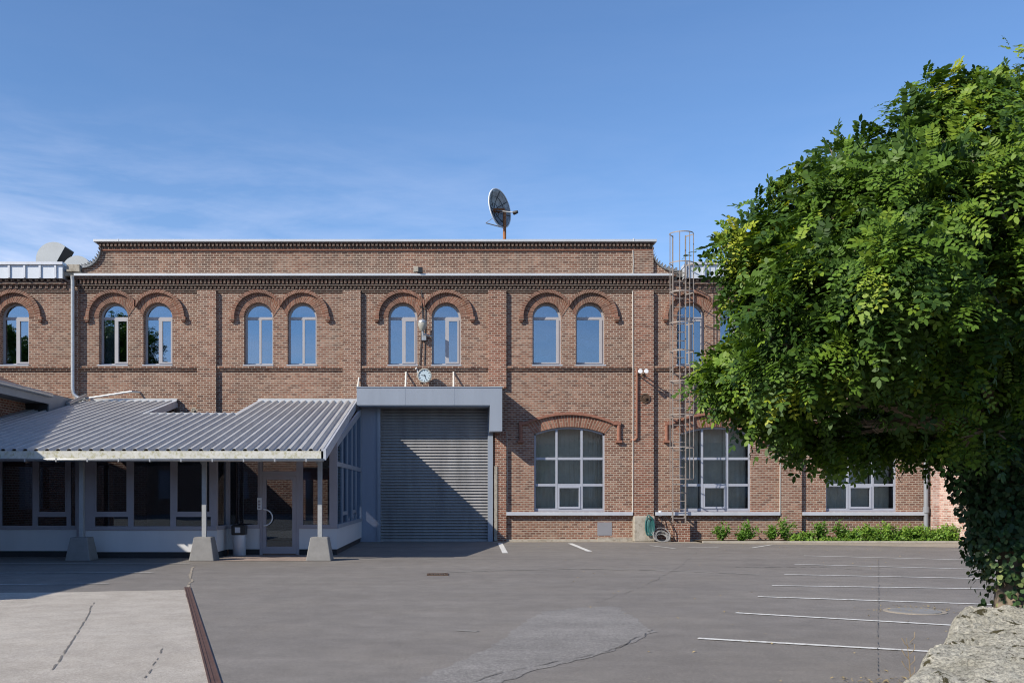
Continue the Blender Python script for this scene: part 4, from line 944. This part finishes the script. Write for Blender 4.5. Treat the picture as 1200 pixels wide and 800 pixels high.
# ------------------------------------------------------------------ robinia at the right
TY = 7.0; TX = fx(1186, TY)
tree = thing('robinia_tree', (TX, TY, 0), 'bushy green robinia tree with dense feathery crown at right', 'tree')
blobs = []   # (px, py, radius px, depth offset, yellow)
for p in ((1145,138,60,-.3,.5),(1100,120,34,-.2,.5),(1065,172,56,-.4,.5),(1012,196,44,-.2,.55),(1190,130,60,.2,.3),(948,226,38,-.2,.6),(980,190,26,0,.5),(908,262,40,-.2,.7),(880,285,36,-.1,.95),(858,288,20,-.3,1.0),
          (985,262,66,-.7,.3),(1080,240,80,-1.0,.3),(1180,240,90,-1.0,.2),(900,325,46,-.4,.4),(872,330,24,-.3,.6),(960,340,62,-1.0,.3),(1050,330,75,-1.3,.3),(1150,330,80,-1.0,.15),
          (885,372,30,-.2,.3),(885,420,38,-.4,.45),(864,436,32,-.3,.5),(846,444,18,-.35,.6),(880,468,24,-.2,.4),(925,410,54,-.9,.4),(1000,405,58,-.9,.3),(1085,420,70,-.6,.15),(1180,420,80,.1,.05),
          (905,470,34,-.3,.25),(955,470,46,-.3,.2),(1020,468,46,.4,.1),(975,512,24,-.1,.2),(930,502,20,0,.2),(1085,478,48,.5,.05),(1150,490,52,1.0,.0),(1040,502,26,.2,.1),(1015,512,14,.1,.1),(1110,508,26,.3,.1),(1140,508,24,-.6,.6),(1165,505,18,-.6,.5),(1020,500,16,-.5,.5),(1190,470,60,.2,.0),(1160,450,60,-.1,.0),(1195,520,50,.4,.0),(1180,390,60,-.5,.1),(1085,515,20,.3,.1),
          (1250,200,90,.2,.3),(1270,330,110,.2,.2),(1280,450,100,.6,.1),(1225,530,70,.8,.05),
          (1050,260,85,.9,.2),(970,300,70,.8,.2),(1010,390,80,.9,.1),(915,400,42,.6,.2),(1150,300,110,1.4,.1),(1120,430,90,1.4,.0),(1230,300,110,1.5,.1),(1010,470,44,.9,.1)):
    y = TY+p[3]; blobs.append((Vector((fx(p[0],y), y, fz(p[1],y))), p[2]/F*TY, p[4], p[0]))
Ps, Ds, Ns, Ts, Ls = [], [], [], [], []
cc = np.array([fx(1130,TY), TY, fz(330,TY)])
for c, r, yl, ppx in blobs:
    c = np.array(c)
    # twig ends on the clump's surface, each carrying a rosette of feathery leaves
    m_ = int(max(16, 4*math.pi*r*r*(24 if ppx < 1220 else 11))); u = unit(rng.normal(0,1,(m_,3)))
    u = u[u[:,1] < .75]
    # gaps: whole patches of the clump carry no leaves, and stray sprays reach out past it
    gap = np.array([mn.noise(Vector((c+q*r)*2.1)) for q in u]); u = u[gap > -.06]; m_ = len(u)
    E = c+u*(r*np.where(rng.random(m_) < .15, rng.uniform(1.1,1.45,m_), rng.uniform(.72,1.08,m_)))[:,None]; dirs = unit(u*.8+unit(E-cc)*.4+np.array([0,0,.12])+rng.normal(0,.15,(m_,3)))
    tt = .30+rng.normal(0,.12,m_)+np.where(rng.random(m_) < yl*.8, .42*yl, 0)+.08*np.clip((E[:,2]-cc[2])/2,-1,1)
    for q in range(15):
        a = q*2.4; t_ = q/14
        s1 = unit(np.cross(dirs, rng.normal(0,1,(m_,3)))); s2 = np.cross(dirs, s1)
        D = unit(dirs*(.85-.9*t_)+(s1*math.cos(a)+s2*math.sin(a))*.9+np.array([0,0,-.10-.15*t_])+rng.normal(0,.14,(m_,3)))
        Nn = unit(dirs*.55+np.array([-.15,-.22,.72])+rng.normal(0,.22,(m_,3))); Nn = unit(Nn-D*np.sum(Nn*D,1,keepdims=True))
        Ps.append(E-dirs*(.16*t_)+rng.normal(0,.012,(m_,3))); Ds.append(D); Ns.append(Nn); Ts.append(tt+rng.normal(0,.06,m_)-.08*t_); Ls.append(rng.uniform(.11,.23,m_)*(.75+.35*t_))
    # sparse inner leaves, tinted dark as painted shade inside the crown
    n = int(4*math.pi*r*r*75); u = unit(rng.normal(0,1,(n,3))); P = c+u*(r*rng.uniform(.3,.75,n))[:,None]
    D = unit(u+rng.normal(0,.6,(n,3))); Nn = unit(np.array([-.1,-.2,.8])+rng.normal(0,.4,(n,3))); Nn = unit(Nn-D*np.sum(Nn*D,1,keepdims=True))
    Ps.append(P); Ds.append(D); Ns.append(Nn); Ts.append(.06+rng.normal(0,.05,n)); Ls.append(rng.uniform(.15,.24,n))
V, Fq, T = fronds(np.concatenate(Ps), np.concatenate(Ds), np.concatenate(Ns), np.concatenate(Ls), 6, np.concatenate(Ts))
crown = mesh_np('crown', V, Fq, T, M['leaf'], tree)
print('crown faces', len(Fq))
b = MB(); tk = Vector((TX, TY, 0)); fork = Vector((TX+.03, TY, 1.95))
b.tube([tk, (TX-.02,TY,.5), (TX+.03,TY,1.1), fork], [.17,.13,.115,.12], 12)
for k, dx in enumerate((-.11, .13)): b.tube([(TX+dx*1.2,TY-.04,0),(TX+dx*.8,TY-.05,.5),(TX+dx*.4,TY,1.2),(TX+dx*.3,TY,1.8)], [.075,.06,.05,.04], 8)
b.build('trunk', M['bark'], tree, smooth=True)
b = MB()
for c, r, yl, ppx in blobs:
    mid = fork.lerp(c, .5)+Vector((random.uniform(-.1,.1), random.uniform(-.1,.1), .12)); b.tube([fork-Vector((0,0,.1)), fork.lerp(mid,.5), mid, c.lerp(mid,.2)], [.06,.045,.032,.012], 6)
    for q in range(3):
        e = c+Vector(rng.normal(0,1,3)).normalized()*r*.8; b.tube([c.lerp(mid,.3), c.lerp(e,.4), e], [.014,.010,.004], 5)
b.build('limb', M['bark'], tree, smooth=True)
# ivy round the trunk
def ivy_leaves(P, out, size, tint):
    n = len(P); D = unit(np.array([0,0,-1.0])+rng.normal(0,.5,(n,3))+out*.35); Nn = unit(out+rng.normal(0,.42,(n,3))+np.array([0,0,.3])); Nn = unit(Nn-D*np.sum(Nn*D,1,keepdims=True))
    V, Fq = leaflets(P, D, Nn, size, size*.95, .10); return V, Fq, np.clip(np.repeat(tint,6),0,1)
n = 13000; zz = rng.uniform(.62, 2.15, n); th = rng.uniform(0, 2*math.pi, n)
rr = np.interp(zz, [.62,.85,1.0,1.15,1.35,1.6,2.15], [.18,.21,.25,.33,.33,.36,.44])*rng.uniform(.65,1.05,n)*(1+.16*np.sin(th*3+zz*7))
keep = (zz > 1.22) | (rng.random(n) < np.where(zz > 1.0, .40, .10)); zz, th, rr = zz[keep], th[keep], rr[keep]; n = len(zz)
out = np.stack([np.cos(th), np.sin(th), np.zeros(n)], 1); P = np.array([TX+.02, TY, 0])+out*rr[:,None]+np.stack([np.zeros(n), np.zeros(n), zz], 1)
V, Fq, T = ivy_leaves(P, out, rng.uniform(.028,.050,n), .22+rng.normal(0,.16,n)+.6*(zz < 1.22)*rng.random(n))  # low leaves painted paler for sun reaching in under the crown
iv = mesh_np('ivy', V, Fq, T, M['ivy'], None, (TX, TY, .6)); tag(iv, 'dark ivy climbing thickly around the robinia trunk', 'ivy')

# ------------------------------------------------------------------ big mossy stone at the corner
A, Bp = Vector((1.75, 4.10)), Vector((3.27, 6.46)); dl = (Bp-A).normalized(); nl = Vector((dl.y, -dl.x))   # nl points right
b = MB(); nu, nv = 190, 230; U, Vv = 2.4, 4.2; ids = {}
def sm(t): t = max(0, min(1, t)); return 1-(1-t)**2.6
for i in range(nu+1):
    for j in range(nv+1):
        u = U*(i/nu)**1.5; v = Vv*(j/nv)-1.5+.0
        p = A+nl*u+dl*v; far = Vv-1.5-v-.02; near = v+1.5
        ds = min(u, 9); d = sm(ds/.16)*sm(max(0, far)/.14)*sm(near/.3)*sm((U-u)/.2)
        nz = mn.fractal(Vector((p.x*1.6, p.y*1.6, 3)), 1, 2, 5)*.045+mn.fractal(Vector((p.x*6, p.y*14, 1)), .7, 2, 6)*.024-.03*max(0, .25-abs(mn.noise(Vector((p.x*1.1+p.y*.7, p.y*2.6, 2)))))**1*4*.5+mn.noise(Vector((p.x*.9,p.y*1.4,8)))*.035
        h = (.80+.030*v+.02*min(u,1))*d+nz*min(1, d*1.2)
        w_ = mn.fractal(Vector((p.x*2, p.y*2, 5)), 1, 2, 4)*.03
        ids[i,j] = b.v((p.x+w_*nl.x, p.y+w_*nl.y, max(-.02, h)))
for i in range(nu):
    for j in range(nv): b.Fc.append([ids[i,j], ids[i+1,j], ids[i+1,j+1], ids[i,j+1]])
o = b.build('boulder', M['rock'], smooth=True); tag(o, 'big pale weathered stone block with moss in lower right corner', 'rock')
# moss cushions in the dips of the stone are part of its surface; dry weed beside it
X, y = fx(1068, 6.0), 6.0
t = thing('dry_weed', (X, y, 0), 'dry brown weed stalk standing beside the pale stone', 'weed')
b = MB().tube([(X+.01,y,0),(X,y,.35),(X-.01,y,.55),(X-.03,y,.72)], [.004,.0035,.003,.0015], 5)
for k in range(7):
    z = .48+k*.035; s = -1 if k % 2 else 1; b.tube([(X-.01,y,z),(X-.01+s*.03,y,z+.03),(X-.01+s*.04,y+.02,z+.06)], [.002,.002,.003], 4)
b.build('stalk', M['dry'], t)
# ------------------------------------------------------------------ low plants in the bed
def shrub_mesh(seed, wid, hgt, n):
    r_ = np.random.default_rng(seed); st = 16; pts, outs = [], []
    for k in range(st):
        a = r_.uniform(0, 2*math.pi); lean = r_.uniform(.1,1.0); h = hgt*r_.uniform(.6,1.05)*(1-.3*lean)
        tt = r_.uniform(.12, 1, n//st); px = np.cos(a)*lean*wid*tt**1.3; py = np.sin(a)*lean*wid*.8*tt**1.3
        P = np.stack([px, py, h*tt], 1)+r_.normal(0,.035,(len(tt),3)); P[:,2] = np.maximum(P[:,2], .02); pts.append(P); o_ = unit(r_.normal(0,1,(len(tt),3))+[np.cos(a)*.5, np.sin(a)*.5, .5]); outs.append(o_)
    P = np.concatenate(pts); D = unit(np.concatenate(outs)); m_ = len(P); Nn = unit(np.array([-.2,-.3,.9])+r_.normal(0,.4,(m_,3))); Nn = unit(Nn-D*np.sum(Nn*D,1,keepdims=True))
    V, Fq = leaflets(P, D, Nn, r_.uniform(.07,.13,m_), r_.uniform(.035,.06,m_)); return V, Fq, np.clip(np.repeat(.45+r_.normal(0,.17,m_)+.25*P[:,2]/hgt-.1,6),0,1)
spots = [(846,.30,.42),(880,.36,.46),(905,.25,.36),(920,.42,.55),(962,.34,.50),(986,.36,.52),(870,.2,.2)]
spotsB = [(1000,.40,.40),(1022,.46,.50),(1040,.40,.46),(1060,.36,.52),(1082,.44,.42),(1100,.50,.46),(1118,.52,.52),(1136,.50,.44),(945,.3,.25),(1070,.36,.30)]
for i, (px, wd, h) in enumerate(spots):
    V, Fq, T = shrub_mesh(40+i, wd*1.15, h*1.35, 420); X = fx(px, 32.1); V = V+np.array([X, 32.15, .09])
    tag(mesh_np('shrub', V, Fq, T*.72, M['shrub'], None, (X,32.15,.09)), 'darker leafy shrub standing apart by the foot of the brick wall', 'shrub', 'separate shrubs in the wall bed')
for i, (px, wd, h) in enumerate(spotsB):
    V, Fq, T = shrub_mesh(80+i, wd*1.2, h*1.05*(.75+.5*((i*7)%5)/4), 640); X = fx(px, 32.0); V = V+np.array([X, 32.05, .09])
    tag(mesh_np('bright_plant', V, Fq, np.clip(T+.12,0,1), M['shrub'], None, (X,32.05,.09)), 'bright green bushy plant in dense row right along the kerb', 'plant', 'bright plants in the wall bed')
for i, (xa_, xb_, hh, n) in enumerate(((925, 1000, .16, 900), (1000, 1142, .30, 4200))):
    X0, X1 = fx(xa_, 32), fx(xb_, 32); P = np.stack([rng.uniform(X0, X1, n), rng.uniform(31.72, 32.55, n), .06+hh*rng.random(n)**1.5], 1)
    P[:,2] *= .75+.45*np.sin(P[:,0]*4.1)*np.sin(P[:,0]*1.7+1); P[:,2] = np.maximum(P[:,2], .06)
    D = unit(rng.normal(0,1,(n,3))+[0,-.2,.4]); Nn = unit(np.array([-.2,-.35,.85])+rng.normal(0,.4,(n,3))); Nn = unit(Nn-D*np.sum(Nn*D,1,keepdims=True))
    V, Fq = leaflets(P, D, Nn, rng.uniform(.06,.12,n), rng.uniform(.035,.06,n)); struct(mesh_np('ground_cover', V, Fq, np.clip(np.repeat(.62+rng.normal(0,.16,n),6),0,1), M['shrub'], None, (X0,32,.06)), 'stuff')
# tufts and litter on the asphalt
n = 900; px = rng.uniform(-.5,1,n); P = np.zeros((n,3)); P[:,0] = rng.uniform(1.5,17,n); P[:,1] = rng.uniform(8,31.4,n); P[:,2] = .012
k2 = (rng.random(n) < .25) | (P[:,1] > 27) | ((np.hypot(P[:,0]-MX, P[:,1]-MY) < 1.0)); P = P[k2]; 
ex = np.stack([MX+.1+rng.normal(0,.35,90), MY+.15+rng.normal(0,.22,90), np.full(90,.012)],1); ex2 = np.stack([rng.uniform(3.3,4.3,140), rng.uniform(8.0,8.5,140), np.full(140,.014)],1); P = np.concatenate([P,ex,ex2]); n = len(P)
a = rng.uniform(0,2*math.pi,n); D = np.stack([np.cos(a),np.sin(a),np.zeros(n)],1); Nn = np.tile(np.array([[0,0,1.0]]),(n,1))
V, Fq = leaflets(P, D, Nn, rng.uniform(.02,.05,n), rng.uniform(.012,.03,n), .3)
ob = mesh_np('leaf_litter', V, Fq, np.zeros(len(V)), simple('dry_leaf', (.36,.27,.13), .9, 0, .4, 3), None); struct(ob, 'stuff')
# trees across the street behind the camera: they only show in the window glass
for i, (X, Y, s) in enumerate(((-33.5,-30,4.0),(-26,-34,3.2),(-47,-31,4.1))):
    c = copy_tree(tree); c.location = (X, Y, 0); c.scale = (s, s, s); c.rotation_euler = (0,0,i*1.1)
    c.name = 'street_tree'; tag(c, 'tree across the street mirrored in the window glass', 'tree', 'trees mirrored in the windows')

sb = thing('street_building', (5, -30, 0), 'low brick building across the street mirrored in the lower windows', 'building')
bx0, bx1, by0, by1, bh = -70, 75, -38, -28, 6.4
hs = [[(x,1.2),(x+1.6,1.2),(x+1.6,3.4),(x,3.4)] for x in range(bx0+2, bx1-2, 5)]
slab_with_holes([(bx0,0),(bx1,0),(bx1,bh),(bx0,bh)], hs, by1, .3).build('wall', M['brick_red'], sb)
MB().box(bx0, bx1, by0, by0+.3, 0, bh).box(bx0, bx0+.3, by0+.3, by1, 0, bh).box(bx1-.3, bx1, by0+.3, by1, 0, bh).build('rear_wall', M['brick_red'], sb)
MB().prism([(by0-.4, bh), (by1+.7, bh), ((by0+by1)/2, bh+2.6)], 'x', bx0-.3, bx1+.3).build('roof', M['tiles'], sb)
for x in range(bx0+2, bx1-2, 5):
    MB().box(x, x+.07, by1+.12, by1+.2, 1.2, 3.4).box(x+1.53, x+1.6, by1+.12, by1+.2, 1.2, 3.4).box(x+.765, x+.835, by1+.12, by1+.2, 1.2, 3.4).box(x, x+1.6, by1+.13, by1+.19, 1.2, 1.28).box(x, x+1.6, by1+.13, by1+.19, 3.32, 3.4).box(x, x+1.6, by1+.1, by1+.12, 1.2, 3.4).build('window', M['alu'], sb)
